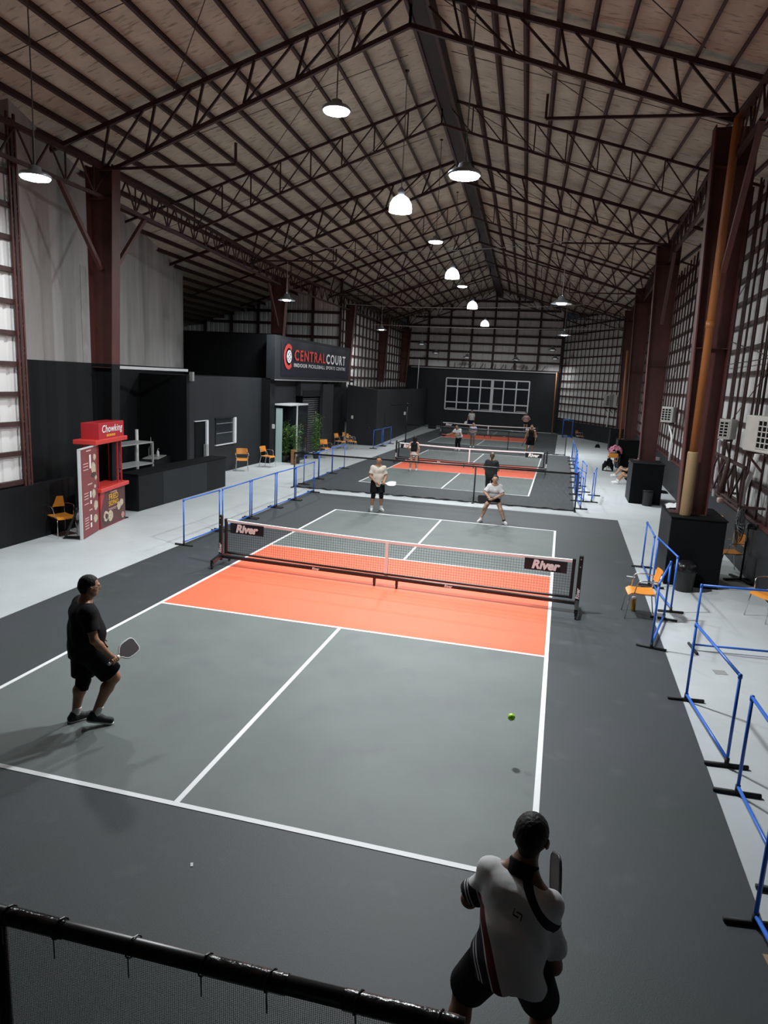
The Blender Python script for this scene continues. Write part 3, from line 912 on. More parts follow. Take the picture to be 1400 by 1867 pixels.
# ================================================================ DIVIDER NETS
def divider(x0, x1, y, posts, h, label, net=M_NETTING, rail=0.028, y1=None, slump=True):
    t = thing('netting_divider', label, 'divider', (x0, y, 0), 0, 'black netting dividers')
    y1 = y if y1 is None else y1
    ly = lambda x: (y1 - y) * (x - x0) / (x1 - x0)
    for p_ in posts:
        px_ = p_ - x0
        MB().tube([(px_, ly(p_), 0.0), (px_, ly(p_), h)], 0.024, 8).build('post', M_BLACK, t, True, True)
        MB().box((px_ - 0.03, ly(p_) - 0.22, 0.0), (px_ + 0.03, ly(p_) + 0.22, 0.03)).build('post_foot', M_BLACK, t, False, True)
    MB().tube([(0, 0, h), (x1 - x0, ly(x1), h)], rail, 10).build('top_rail', M_BLACK, t, True, True)
    n = 40
    P = []
    for k in range(n + 1):
        x = (x1 - x0) * k / n
        P.append([V(x, ly(x + x0) + 0.02 * math.sin(k * 1.7), 0.015), V(x, ly(x + x0) + 0.012 * math.sin(k * 0.9), h * 0.5), V(x, ly(x + x0), h)])
    b = MB(); b.grid(P)
    b.build('netting', net, t, True, True)
    if slump:
        pts = [((x1 - x0) * k / 60, ly(x0 + (x1 - x0) * k / 60) - 0.04 + 0.035 * math.sin(k * 1.3) + 0.02 * math.sin(k * 2.9), 0.025 + 0.012 * math.sin(k * 2.1)) for k in range(61)]
        MB().tube(pts, [0.024 + 0.010 * math.sin(k * 1.9) for k in range(61)], 6).build('netting_hem', M_NETCORD, t, True, True)
    return t
divider(-5.55, 3.56, 9.80, [-5.55, 0.46, 3.56], 1.15, 'black netting divider between the nearest and the middle court', y1=10.0)
divider(-5.80, 3.27, 27.95, [0.10, 3.27], 1.14, 'black netting divider between the middle and the farthest court')
near = divider(-0.6, 2.80, -9.65, [1.06], 1.665, 'foreground black netting barrier with a taped top rail, below the camera', M_NETTINGNEAR, 0.031, y1=-9.55, slump=False)
for xx in (1.10, 1.32, 1.62, 1.90, 2.14, 2.45, 2.72):
    z0 = 1.665; yo = 0.1 * (xx + 0.6) / 3.4
    MB().tube([(xx + 0.6 + 0.036 * math.cos(a) * 0.25, yo + 0.037 * math.cos(a), z0 + 0.037 * math.sin(a)) for a in np.linspace(0, 2 * math.pi, 13)[:-1]], 0.0030, 5, closed=True).build('cable_tie', M_BLACK, near, False, True)
    MB().tube([(xx + 0.6, yo - 0.035, z0 - 0.01), (xx + 0.605, yo - 0.04, z0 - 0.09)], 0.0025, 5).build('cable_tie_tail', M_BLACK, near, False, True)
for xa, xb in ((1.09, 1.34), (1.90, 2.20), (2.40, 2.78)):
    MB().lathe([(0.033, 0), (0.0335, 0.01), (0.0335, xb - xa - 0.01), (0.033, xb - xa)], 14, Matrix.Translation((xa + 0.6, 0.1 * (xa + 0.6) / 3.4, 1.665)) @ Matrix.Rotation(math.atan(0.1 / 3.4), 4, 'Z') @ Matrix.Rotation(math.pi / 2, 4, 'Y'), cap=False).build('glossy_tape_wrap', M_PLASTICBAG, near, True, True)
# tall post with a flat floodlight by the second divider
t = thing('floodlight_post', 'tall black post carrying a flat panel at the left end of the second divider', 'post', (-5.86, 27.95, 0))
MB().tube([(0, 0, 0), (0, 0, 2.38)], 0.035, 8).build('pole', M_BLACK, t, True, True)
MB().box((-0.62, -0.14, 2.28), (0.42, 0.14, 2.34), Matrix.Rotation(math.radians(-8), 4, 'Y')).build('flat_panel', M_BLACK, t, False, True)
MB().box((-0.17, -0.06, 1.70), (-0.06, 0.02, 1.88)).build('sensor_box', M_PVCWHITE, t, False, True)
MB().box((-0.3, -0.3, 0), (0.3, 0.3, 0.05)).build('base_plate', M_BLACK, t, False, True)

# ================================================================ BLUE PIPE BARRIERS
def barrier(p0, p1, label, h=0.99, group='blue pipe barriers', both_feet=True):
    a = V(p0[0], p0[1], 0); b = V(p1[0], p1[1], 0)
    L = (b - a).length; ang = math.atan2(b.y - a.y, b.x - a.x)
    t = thing('pipe_barrier', label, 'barrier', a, ang, group)
    r = 0.0165
    for x in (0.0, L):
        MB().tube([(x, 0, 0.06), (x, 0, h - 0.02)], r, 8).build('upright', M_BLUE, t, True, True)
        MB().lathe([(0.001, 0.0), (0.017, 0.004), (0.0215, 0.02), (0.0215, 0.05), (0.019, 0.055)], 10, Matrix.Translation((x, 0, h + 0.022)) @ Matrix.Rotation(math.pi, 4, 'X')).build('elbow', M_BLUE, t, True, True)
        MB().tube([(x, -0.21, 0.022), (x, 0.21, 0.022)], 0.021, 8).build('foot', M_RUBBER, t, True, True)
        MB().lathe([(0.023, 0.01), (0.023, 0.10)], 10, Matrix.Translation((x, 0, 0))).build('foot_tee', M_RUBBER, t, True, True)
    MB().tube([(0, 0, h), (L, 0, h)], r, 8).build('top_rail', M_BLUE, t, True, True)
    MB().tube([(0, 0, 0.085), (L, 0, 0.085)], r, 8).build('bottom_rail', M_BLUE, t, True, True)
    return t
side = 'along the left edge of the nearest court'
barrier((-4.62, 1.28), (-4.58, 2.78), 'blue pipe barrier nearest the camera on the left, beside the net post')
barrier((-4.58, 2.93), (-4.59, 4.42), 'second blue barrier from the net post on the left edge')
barrier((-4.60, 4.55), (-4.62, 6.08), 'third blue barrier from the net post on the left edge')
barrier((-4.62, 6.20), (-4.58, 7.44), 'fourth blue barrier from the net post on the left edge')
barrier((-4.58, 7.54), (-4.59, 9.10), 'last blue barrier on the left edge, before the first divider')
barrier((-5.45, 10.45), (-5.45, 11.90), 'blue barrier just past the first divider on the left')
barrier((-5.47, 12.02), (-5.50, 13.55), 'second blue barrier past the first divider on the left')
barrier((-5.52, 13.68), (-5.54, 15.25), 'third blue barrier past the first divider on the left')
barrier((-6.70, 23.9), (-6.66, 25.5), 'far blue barrier against the charcoal partition, nearer of two')
barrier((-6.66, 25.8), (-6.62, 27.4), 'far blue barrier against the charcoal partition, farther of two')
barrier((4.87, 3.70), (4.85, 2.28), 'blue barrier on the right, farthest of the three near the black plinth')
barrier((4.90, 2.13), (5.03, 0.69), 'blue barrier on the right in front of the black plinth and bin')
barrier((4.86, 0.24), (4.50, -1.22), 'slanted blue barrier on the right behind the orange chair')
barrier((4.71, -2.90), (4.86, -4.38), 'blue barrier on the right lower down, alone on the pale floor')
barrier((4.85, -4.88), (4.90, -6.20), 'blue barrier at the right frame edge, upper of two')
barrier((4.58, -6.62), (4.78, -8.05), 'blue barrier at the right frame edge, lower of two')
barrier((5.10, -1.03), (6.60, -0.86), 'blue barrier standing crosswise to the others on the right')
RB = [((3.74, 10.45), (3.66, 12.0)), ((3.86, 11.95), (3.62, 13.35)), ((4.27, 13.55), (4.12, 12.0)), ((3.62, 13.5), (3.60, 15.0)), ((3.66, 15.1), (3.66, 16.6)),
      ((3.95, 14.2), (3.85, 15.7)), ((3.68, 16.75), (3.70, 18.25)), ((3.70, 18.4), (3.70, 19.9)), ((3.72, 20.05), (3.70, 21.55)), ((3.70, 21.7), (3.66, 23.2)), ((3.66, 23.35), (3.62, 24.85)), ((3.62, 25.0), (3.62, 26.5))]
for i, (a, b) in enumerate(RB):
    barrier(a, b, ORD[i] + ' blue barrier from the near end of the bunch right of the middle court', 0.99, 'blue barriers bunched beside the middle court')
# tall blue pipe stand at the far right
t = thing('pipe_stand', 'square blue pipe stand at the far right corner', 'stand', (3.42, 42.7, 0))
for dx in (-0.35, 0.35):
    for dy in (-0.3, 0.3):
        MB().tube([(dx, dy, 0), (dx, dy, 1.35)], 0.035, 8).build('leg', M_BLUE, t, True, True)
for z in (0.08, 1.33):
    for dy in (-0.3, 0.3):
        MB().tube([(-0.35, dy, z), (0.35, dy, z)], 0.035, 8).build('rail', M_BLUE, t, True, True)
    for dx in (-0.35, 0.35):
        MB().tube([(dx, -0.3, z), (dx, 0.3, z)], 0.035, 8).build('rail', M_BLUE, t, True, True)

# ================================================================ CHAIRS
def make_chair(label):
    t = thing('ply_chair', label, 'chair', (0, 0, 0), 0, 'orange moulded chairs')
    # front = -y
    P = []
    for i in range(9):
        u = i / 8; y = -0.22 + 0.42 * u
        z = 0.452 - 0.03 * max(0, (0.16 - u) / 0.16) ** 2 * 1.6 - 0.016 * math.sin(math.pi * u)
        P.append([V(-0.21 + 0.42 * j / 6, y, z + 0.008 * ((j - 3) / 3) ** 2) for j in range(7)])
    b = MB(); b.grid(P); b.grid([[q - V(0, 0, 0.014) for q in reversed(r)] for r in P])
    for r in (0, 8):
        b.add([q for j in range(7) for q in (P[r][j], P[r][j] - V(0, 0, 0.014))], [(2 * j, 2 * j + 1, 2 * j + 3, 2 * j + 2) for j in range(6)])
    for c in (0, 6):
        b.add([q for i in range(9) for q in (P[i][c], P[i][c] - V(0, 0, 0.014))], [(2 * i, 2 * i + 1, 2 * i + 3, 2 * i + 2) for i in range(8)])
    b.build('seat', M_WOODCHAIR, t, True, True)
    P = []
    for i in range(6):
        z = 0.60 + 0.22 * i / 5
        P.append([V(-0.205 + 0.41 * j / 8, 0.235 + 0.05 * i / 5 - 0.035 * ((j - 4) / 4) ** 2, z) for j in range(9)])
    b = MB(); b.grid(P); b.grid([[q + V(0, 0.014, 0) for q in reversed(r)] for r in P])
    for r in (0, 5):
        b.add([q for j in range(9) for q in (P[r][j], P[r][j] + V(0, 0.014, 0))], [(2 * j, 2 * j + 1, 2 * j + 3, 2 * j + 2) for j in range(8)])
    for c in (0, 8):
        b.add([q for i in range(6) for q in (P[i][c], P[i][c] + V(0, 0.014, 0))], [(2 * i, 2 * i + 1, 2 * i + 3, 2 * i + 2) for i in range(5)])
    b.build('backrest', M_WOODCHAIR, t, True, True)
    for s in (-1, 1):
        MB().tube([(s * 0.23, -0.24, 0), (s * 0.20, -0.19, 0.42), (s * 0.20, -0.16, 0.436)], 0.010, 8).build('leg', M_CHROME, t, True, True)
        MB().tube([(s * 0.23, 0.27, 0), (s * 0.205, 0.20, 0.42), (s * 0.205, 0.225, 0.60), (s * 0.205, 0.26, 0.78)], 0.010, 8).build('leg', M_CHROME, t, True, True)
        MB().tube([(s * 0.20, -0.16, 0.43), (s * 0.205, 0.20, 0.43)], 0.009, 8).build('seat_rail', M_CHROME, t, True, True)
        MB().tube([(s * 0.205, 0.235, 0.66), (s * 0.25, 0.10, 0.675), (s * 0.255, -0.06, 0.665), (s * 0.245, -0.10, 0.63), (s * 0.205, -0.13, 0.44)], 0.009, 8).build('armrest', M_CHROME, t, True, True)
    return t
R = math.radians
ch = make_chair('orange chair leaning close to the back of the red menu board')
ch.location = (-7.42, 0.98, 0); ch.rotation_euler = (0, 0, R(70))
chairs = [((-8.75, 12.45), 28, 'orange chair under the small office window, facing the courts'),
          ((-8.35, 13.95), 84, 'orange chair turned sideways by the office corner, right of the small window'),
          ((-7.45, 18.45), 55, 'orange chair half hidden behind the bamboo plants'),
          ((-8.05, 22.3), 80, 'leftmost orange chair in the group by the passage'),
          ((-7.95, 23.3), 95, 'rearmost orange chair in the group by the passage'),
          ((-7.50, 22.6), 95, 'rightmost orange chair in the group by the passage'),
          ((4.46, 0.28), -88, 'orange chair on the edge of the nearest court at right, tumbler below it'),
          ((6.62, 4.15), -80, 'orange chair beside the standing fan'),
          ((6.62, 6.55), -70, 'orange chair showing its backrest above the black plinth'),
          ((6.60, 1.00), -60, 'orange chair cut by the right frame edge'),
          ((4.25, 38.6), 70, 'far orange chair near the blue pipe stand'),
          ((5.42, 22.35), 175, 'orange chair with a black bag, before the third column')]
for (x, y), a, lab in chairs:
    dup(ch, (x, y, 0), R(a), lab, 'orange moulded chairs')

# ================================================================ RED FOOD KIOSK
A0 = V(-7.04, 1.77, 0); dK = V(-0.19, 0.982, 0).normalized(); nK = V(dK.y, -dK.x, 0)
ka = math.atan2(dK.y, dK.x)          # local +x along the front, local -y faces the hall
t = thing('food_kiosk', 'red food kiosk with roof sign box beside the black counter', 'kiosk', A0, ka)
W_, D_ = 1.32, 0.40
MB().box((0, 0, 0.0), (W_, D_, 0.86)).build('cart_body', M_RED, t, False, True)
fp = MB().box((0.02, -0.008, 0.02), (W_ - 0.02, 0.0, 0.85)).build('front_poster', M_BROWN, t, False, True)
MB().prism([(0.02, 0.40), (0.26, 0.85), (0.02, 0.85)], 0.003, Matrix.Translation((0, -0.0115, 0))).build('poster_corner', M_RED, fp, False, True)
text('poster_lettering', 'Chowking', 0.085, M_PINKPRINT, fp, frame((0.68, -0.012, 0.79), (1, 0, 0), (0, 0, 1)), 0.002, 0.2, 0.001, local=True)
text('poster_lettering', 'FRIED', 0.19, M_YELLOW, fp, frame((0.68, -0.012, 0.67), (1, 0, 0), (0, 0, 1)), 0.002, 0, 0.002, local=True)
text('poster_lettering', 'SIOPAO', 0.17, M_YELLOW, fp, frame((0.68, -0.012, 0.52), (1, 0, 0), (0, 0, 1)), 0.002, 0, 0.002, local=True, squash=0.85)
def blob(x, z, rx, rz_, name, m, par, y=-0.012, n=14):
    MB().prism([(x + rx * math.cos(2 * math.pi * k / n) * (1 + 0.10 * math.sin(3 * k)), z + rz_ * math.sin(2 * math.pi * k / n) * (1 + 0.08 * math.cos(5 * k))) for k in range(n)], 0.002, Matrix.Translation((0, y, 0))).build(name, m, par, False, True)
blob(0.36, 0.19, 0.24, 0.12, 'bun_picture', M_FOODDARK, fp)
blob(0.28, 0.27, 0.13, 0.12, 'bun_picture', M_FOOD, fp, -0.0145)
blob(0.30, 0.26, 0.07, 0.065, 'bun_picture', M_FOODDARK, fp, -0.0165)
blob(0.50, 0.24, 0.13, 0.13, 'bun_picture', M_FOOD, fp, -0.0145)
blob(0.98, 0.40, 0.15, 0.12, 'bun_picture', M_FOODDARK, fp)
blob(0.95, 0.40, 0.10, 0.10, 'bun_picture', M_FOOD, fp, -0.0145)
blob(1.09, 0.46, 0.10, 0.09, 'bun_picture', M_FOOD, fp, -0.0145)
MB().box((0.40, -0.012, 0.40), (0.86, -0.009, 0.412), ).build('poster_line', M_PINKPRINT, fp, False, True)
MB().box((0.46, -0.012, 0.37), (0.80, -0.009, 0.38)).build('poster_line', M_PINKPRINT, fp, False, True)
blob(1.16, 0.14, 0.075, 0.075, 'price_badge', M_PINKPRINT, fp)
text('poster_lettering', '3', 0.13, M_RED, fp, frame((1.16, -0.0145, 0.14), (1, 0, 0), (0, 0, 1)), 0.002, 0, 0.004, local=True)
MB().bbox((-0.06, -0.08, 0.86), (W_ + 0.08, D_ + 0.05, 0.95), 0.01).build('counter_top', M_REDBRIGHT, t, False, True)
for x, y in ((0.03, 0.03), (W_ - 0.30, 0.03), (W_ - 0.06, 0.05), (0.03, D_ - 0.05), (W_ - 0.05, D_ - 0.05)):
    MB().box((x - 0.016, y - 0.016, 0.95), (x + 0.016, y + 0.016, 1.96)).build('canopy_post', M_RED, t, False, True)
MB().bbox((-0.26, -0.09, 1.96), (W_ + 0.02, D_ + 0.04, 2.06), 0.01).build('canopy_tray', M_REDBRIGHT, t, False, True)
sb = MB().bbox((0.0, -0.04, 2.05), (W_ - 0.06, D_ - 0.02, 2.42), 0.008).build('sign_box', M_RED, t, False, True)
text('sign_lettering', 'Chowking', 0.235, M_WHITEPRINT, sb, frame((0.63, -0.046, 2.275), (1, 0, 0), (0, 0, 1)), 0.003, 0.18, 0.0015, local=True, space=1.08)
for k in range(6):
    MB().box((0.36 + k * 0.075, -0.045, 2.105), (0.36 + k * 0.075 + 0.05, -0.041, 2.155)).build('sign_subline_mark', M_YELLOW, sb, False, True)

# menu board on its black easel
B0 = V(-6.74, 0.80, 0); B1 = V(-7.03, 1.72, 0)
dm = (B1 - B0).normalized(); wm = (B1 - B0).length
t = thing('menu_board', 'tall maroon menu board with a white edge, left of the red kiosk', 'board', B0, math.atan2(dm.y, dm.x))
MB().box((0, 0, 0.02), (wm, 0.05, 1.93)).build('board_panel', M_MAROON, t, False, True)
MB().box((-0.025, -0.005, 0.0), (0.0, 0.055, 1.945)).build('edge_profile', M_ALU, t, False, True)
MB().box((-0.025, -0.005, 1.93), (wm, 0.055, 1.95)).build('edge_profile', M_ALU, t, False, True)
def bar(x0, x1, z, h=0.018, m=M_PINKPRINT, nm='menu_line'):
    MB().box((x0, -0.004, z), (x1, -0.0005, z + h)).build(nm, m, t, False, True)
bar(0.33, 0.60, 1.86, 0.025)
for z in (1.60, 1.54, 1.47): bar(0.14, 0.42, z)
bar(0.50, 0.58, 1.48, 0.30, M_WHITEPRINT, 'price_tag')
for x, z, rx, rz_ in ((0.80, 1.70, 0.08, 0.07), (0.72, 1.45, 0.13, 0.15), (0.84, 1.24, 0.06, 0.05), (0.78, 1.05, 0.06, 0.04), (0.70, 0.90, 0.10, 0.10), (0.80, 0.62, 0.12, 0.11), (0.76, 0.33, 0.12, 0.09)):
    blob(x, z, rx, rz_, 'dish_picture', M_FOOD, t, -0.004)
blob(0.72, 1.32, 0.14, 0.06, 'dish_picture', M_FOODDARK, t, -0.0065)
bar(0.36, 0.62, 1.13, 0.025)
for z in (0.96, 0.90, 0.84, 0.73): bar(0.14, 0.38, z)
bar(0.48, 0.55, 0.84, 0.14, M_WHITEPRINT, 'price_tag'); bar(0.48, 0.55, 0.70, 0.08, M_WHITEPRINT, 'price_tag')
bar(0.40, 0.58, 0.56, 0.025)
for z in (0.42, 0.37, 0.31, 0.25, 0.19): bar(0.14, 0.36, z)
bar(0.46, 0.53, 0.33, 0.13, M_WHITEPRINT, 'price_tag'); bar(0.46, 0.53, 0.18, 0.10, M_WHITEPRINT, 'price_tag')
MB().beam((0.12, 0.42, 0.02), (0.12, 0.05, 0.85), 0.04, 0.04).build('easel_leg', M_BLACK, t, False, True)
MB().box((0.05, 0.05, 0.0), (0.25, 0.45, 0.02)).build('easel_base', M_BLACK, t, False, True)

# ================================================================ COUNTER + KITCHEN
t = thing('service_counter', 'long black service counter with charcoal middle panels', 'counter', (-7.5, 3.9, 0))
MB().box((-8.0, 3.92, 0), (-7.52, 8.70, 0.95)).build('counter_body', M_BLACKWALL, t)
for y0_, y1_, m in ((3.94, 5.07, M_BLACKWALL), (5.08, 7.50, M_GREYWALL), (7.51, 8.69, M_BLACKWALL)):
    MB().box((-7.52, y0_, 0.02), (-7.495, y1_, 0.94)).build('front_panel', m, t)
MB().bbox((-8.05, 3.88, 0.945), (-7.47, 8.74, 0.98), 0.006).build('counter_top', M_BLACKBOX, t)
kz = math.atan2(-12.9 + 8.35, -(15.3 - 1.1))
t = thing('kitchen_bench', 'dark kitchen bench with a steel basin at the back of the recess', 'bench', (-9.95, 7.9, 0), math.atan2(14.2, -4.55))
MB().box((-0.85, 0.02, 0), (1.35, 0.62, 0.86), Matrix.Rotation(math.pi, 4, 'Z')).build('bench_body', M_BLACKBOX, t, False, True)
MB().box((-0.5, -0.55, 0.86), (0.6, -0.08, 0.885)).build('basin_rim', M_GREYMETAL, t, False, True)
t = thing('faucet', 'curved chrome tap over the dark kitchen bench', 'faucet', (-9.75, 7.85, 0.885))
MB().tube([(0, 0, 0), (0, 0, 0.28), (0.03, 0.0, 0.34), (0.09, 0, 0.35), (0.14, 0, 0.30), (0.14, 0, 0.22)], 0.014, 8).build('spout', M_CHROME, t, True, True)
MB().tube([(-0.04, 0.18, 0.0), (-0.04, 0.18, 0.62)], 0.008, 6).build('riser_pipe', M_GREYMETAL, t, True, True)
t = thing('soap_bottle', 'clear soap bottle with a pump on the kitchen bench', 'bottle', (-9.62, 8.15, 0.885))
MB().lathe([(0.04, 0), (0.045, 0.02), (0.045, 0.13), (0.03, 0.17), (0.014, 0.18), (0.014, 0.21)], 14).build('bottle_body', M_PVCWHITE, t, True, True)
MB().tube([(0, 0, 0.21), (0, 0, 0.25), (0.045, 0, 0.25)], 0.007, 6).build('pump', M_PVCWHITE, t, True, True)
t = thing('storage_rack', 'grey sheet-metal rack with two shelves behind the red kiosk', 'rack', (-8.6, 4.3, 0))
for x in (-8.62, -8.08):
    for y in (4.0, 5.5):
        MB().box((x - 0.02, y - 0.02, 0), (x + 0.02, y + 0.02, 1.66)).build('rack_post', M_GREYMETAL, t)
for z in (0.55, 1.05, 1.64):
    MB().box((-8.64, 3.98, z), (-8.06, 5.52, z + 0.03)).build('shelf', M_GREYMETAL, t)
t = thing('drinks_chest', 'low pale-lidded chest behind the red kiosk posts', 'chest', (-8.3, 3.6, 0))
MB().bbox((-8.60, 3.30, 0), (-8.05, 3.88, 1.10), 0.02).build('chest_body', M_GREYWALL, t)
MB().bbox((-8.62, 3.28, 1.10), (-8.03, 3.90, 1.14), 0.01).build('chest_lid', M_PVCWHITE, t)
bp_ = MB().box((-8.05, 3.62, 0.66), (-8.035, 3.86, 1.08)).build('blue_poster', mat('poster_blue', (0.03, 0.06, 0.35), 0.5), t)
blob(0, 0, 0.05, 0.07, 'poster_mark', M_WHITEPRINT, bp_, 0.0)
bp_.children[0].location = (-8.03 + 8.3, 3.74 - 3.6, 0.92); bp_.children[0].rotation_euler = (0, 0, R(90))
o = MB().tube([(0, 0, 0), (0, 0, 1.95)], 0.045, 10).build('white_standpipe', M_PVCWHITE, None, True)
o.location = (-8.75, 5.75, 0.0); tag(o, 'white vertical plastic pipe beside the storage rack', 'pipe')

# ================================================================ CLUB SIGN
t = thing('club_sign', 'wide dark sign board with a red and white club name', 'sign', (-8.62, 20.0, 3.46))
MB().box((-8.95, 15.0, 3.46), (-8.58, 25.1, 5.24)).build('sign_backing', M_GREYWALL, t)
MB().box((-8.585, 15.0, 3.43), (-8.54, 25.1, 3.47)).build('sign_edge_strip', M_SILVERTAPE, t)
P = []
for i in range(41):
    y = 15.62 + 9.3 * i / 40
    P.append([V(-8.565 + 0.012 * math.sin(i * 0.55 + j * 0.9) * (0.3 + 0.7 * j / 4), y, 3.62 + 1.50 * j / 4) for j in range(5)])
b = MB(); b.grid(P); bn = b.build('sign_banner', M_NAVY, t, True)
FX = -8.535
def ysign(y, z): return frame((FX, y, z), (0, 1, 0), (0, 0, 1))
n = 28; C_ = []
for k in range(n + 1):
    a = math.radians(48 + (312 - 48) * k / n); C_.append((0.52 * math.cos(a), 0.53 * math.sin(a)))
for k in range(n, -1, -1):
    a = math.radians(40 + (320 - 40) * k / n); C_.append((0.345 * math.cos(a), 0.36 * math.sin(a)))
b = MB()
for k in range(n):
    i0, i1 = k, k + 1; j0, j1 = 2 * n + 1 - k, 2 * n - k
    q = [V(FX, 16.36 + C_[w][0], 4.43 + C_[w][1]) for w in (i0, i1, j1, j0)]
    b.add(q + [p_ - V(0.004, 0, 0) for p_ in q], [(0, 1, 2, 3), (7, 6, 5, 4), (0, 4, 5, 1), (2, 6, 7, 3)])
b.build('logo_letter', M_SIGNRED, bn)
b = MB().lathe([(0.27, 0), (0.27, 0.006)], 28, Matrix.Translation((FX - 0.002, 16.42, 4.44)) @ Matrix.Rotation(R(90), 4, 'Y'))
lb = b.build('logo_ball', M_WHITEPRINT, bn)
for k in range(7):
    a = k * math.pi / 3
    rr_ = 0.0 if k == 6 else 0.17
    MB().lathe([(0.036, 0), (0.036, 0.003)], 10, Matrix.Translation((FX + 0.005, 16.42 + rr_ * math.cos(a + 0.5), 4.44 + rr_ * math.sin(a + 0.5))) @ Matrix.Rotation(R(90), 4, 'Y')).build('ball_hole', M_NAVY, bn)
def fit_text(nm, s, y0_, y1_, z, size, m, par, bold):
    o = text(nm, s, size, m, par, frame((0, 0, 0), (0, 1, 0), (0, 0, 1)), 0.006, 0, bold, local=True, space=1.22)
    ys_ = [v.co.y for v in o.data.vertices]; a_, b_ = min(ys_), max(ys_)
    zs_ = [v.co.z for v in o.data.vertices]; zc = (min(zs_) + max(zs_)) / 2
    k_ = (y1_ - y0_) / (b_ - a_)
    oo = org(par)
    for v in o.data.vertices:
        v.co = V(FX + v.co.x - oo.x, y0_ + (v.co.y - a_) * k_ - oo.y, z + v.co.z - zc - oo.z)
    return o
fit_text('sign_lettering', 'CENTRAL', 17.02, 21.02, 4.53, 0.64, M_SIGNRED, bn, 0.014)
fit_text('sign_lettering', 'COURT', 21.15, 24.18, 4.52, 0.64, M_WHITEPRINT, bn, 0.014)
fit_text('sign_lettering', 'INDOOR PICKLEBALL SPORTS CENTRE', 16.98, 24.2, 4.10, 0.23, M_WHITEPRINT, bn, 0.0)

# ================================================================ ENTRANCE VESTIBULE, PLANTS, SWITCHES
t = thing('glass_vestibule', 'dark glazed entrance box with a pale open door', 'vestibule', (-8.6, 16.4, 0))
MB().box((-8.9, 15.55, 2.40), (-8.05, 17.55, 2.46)).build('head_frame', M_ALU, t)
MB().box((-8.10, 16.28, 0), (-8.05, 16.33, 2.40)).build('corner_post', M_ALU, t)
MB().box((-8.10, 17.50, 0), (-8.05, 17.55, 2.40)).build('corner_post', M_GREYWALL, t)
MB().box((-8.085, 16.33, 0.03), (-8.065, 17.50, 2.38)).build('glass_panel', M_GLASSDARK, t)
MB().box((-8.9, 16.29, 0.03), (-8.10, 16.31, 2.38)).build('glass_panel', M_GLASSDARK, t)
MB().box((-8.745, 15.60, 0.0), (-8.46, 15.64, 2.28)).build('open_door', M_FROST, t)
o = MB().bbox((-0.4, -0.3, 0), (0.4, 0.3, 0.015), 0.005).build('door_mat', M_RUBBER); o.location = (-8.4, 15.95, 0.0)
tag(o, 'dark door mat before the pale entrance door', 'mat')
for (x, y, z, lab) in ((-8.61, 15.2, 1.55, 'white light switch on the pier left of the entrance'), (-8.45, 25.512, 1.52, 'white light switch on the passage wall')):
    o = MB().bbox((-0.06, -0.03, -0.09), (0.06, 0.0, 0.09), 0.008).build('light_switch', M_PVCWHITE)
    o.location = (x + 0.02, y - (0.2 if y < 20 else 0.0), z); tag(o, lab, 'switch')
o = MB().lathe([(0.001, 0), (0.03, 0.005), (0.035, 0.03), (0.02, 0.05), (0.012, 0.08)], 12, Matrix.Rotation(R(90), 4, 'X')).build('door_knob', M_CHROME, None, True)
pw = bpy.data.objects['wall_left_partition_return']; o.parent = pw; o.location = (-7.42, 25.57, 1.0)
def plant(x, y, h, n, label, seed, pot=True):
    rnd = random.Random(seed)
    t = thing('potted_bamboo', label, 'plant', (x, y, 0), 0, 'potted bamboo by the entrance')
    MB().lathe([(0.13, 0), (0.17, 0.26), (0.185, 0.28), (0.16, 0.28), (0.15, 0.24)], 16).build('pot', M_POT, t, True, True)
    lf = MB()
    for i in range(n):
        a = rnd.uniform(0, 6.28); r0 = rnd.uniform(0, 0.09); hh = h * rnd.uniform(0.75, 1.0); ln = rnd.uniform(0.02, 0.16)
        top = V(r0 * math.cos(a) + ln * math.cos(a), r0 * math.sin(a) + ln * math.sin(a), hh)
        base = V(r0 * math.cos(a), r0 * math.sin(a), 0.22)
        MB().tube([base, base.lerp(top, 0.5) + V(0.01, 0, 0), top], [0.010, 0.008, 0.004], 6).build('stem', M_STEM, t, True, True)
        for k in range(60):
            u = rnd.uniform(0.15, 1.0)
            p_ = base.lerp(top, u); b_ = rnd.uniform(0, 6.28); L_ = rnd.uniform(0.10, 0.20)
            d_ = V(math.cos(b_), math.sin(b_), rnd.uniform(-0.4, 0.7)).normalized()
            s_ = d_.cross(V(0, 0, 1)).normalized() * 0.021
            q = p_ + d_ * rnd.uniform(0.0, 0.10)
            lf.add([q, q + d_ * L_ * 0.45 + s_, q + d_ * L_ - V(0, 0, 0.02), q + d_ * L_ * 0.45 - s_], [(0, 1, 2), (0, 2, 3)])
    o = lf.build('foliage', M_LEAF, t, False, True); o['kind'] = 'stuff'
plant(-8.40, 15.80, 1.85, 7, 'sparse potted bamboo left of the glass corner post', 3)
plant(-7.80, 15.65, 1.65, 6, 'middle potted bamboo in front of the dark glass', 5)
plant(-7.72, 17.85, 2.15, 10, 'tallest and densest potted bamboo beside the roller shutter', 9)
o = MB().bbox((-0.09, -0.09, 0), (0.09, 0.09, 0.62), 0.01).build('wooden_planter_post', M_WOODBOX); o.location = (-7.76, 15.22, 0)
tag(o, 'short raw wooden post in front of the bamboo plants', 'post')
o = MB().tube([(0, 0, 0), (0.02, 0, 2.2)], 0.03, 8).build('conduit_pipe', M_PVCWHITE, None, True); o.location = (-7.95, 40.5, 3.1)
tag(o, 'white vertical conduit above the charcoal partition', 'pipe')
o = MB().bbox((-0.3, -0.2, 0), (0.3, 0.2, 0.3), 0.02).build('black_crate', M_BLACKBOX); o.location = (-7.0, 42.6, 0)
tag(o, 'small black crate at the far end of the left aisle', 'crate')

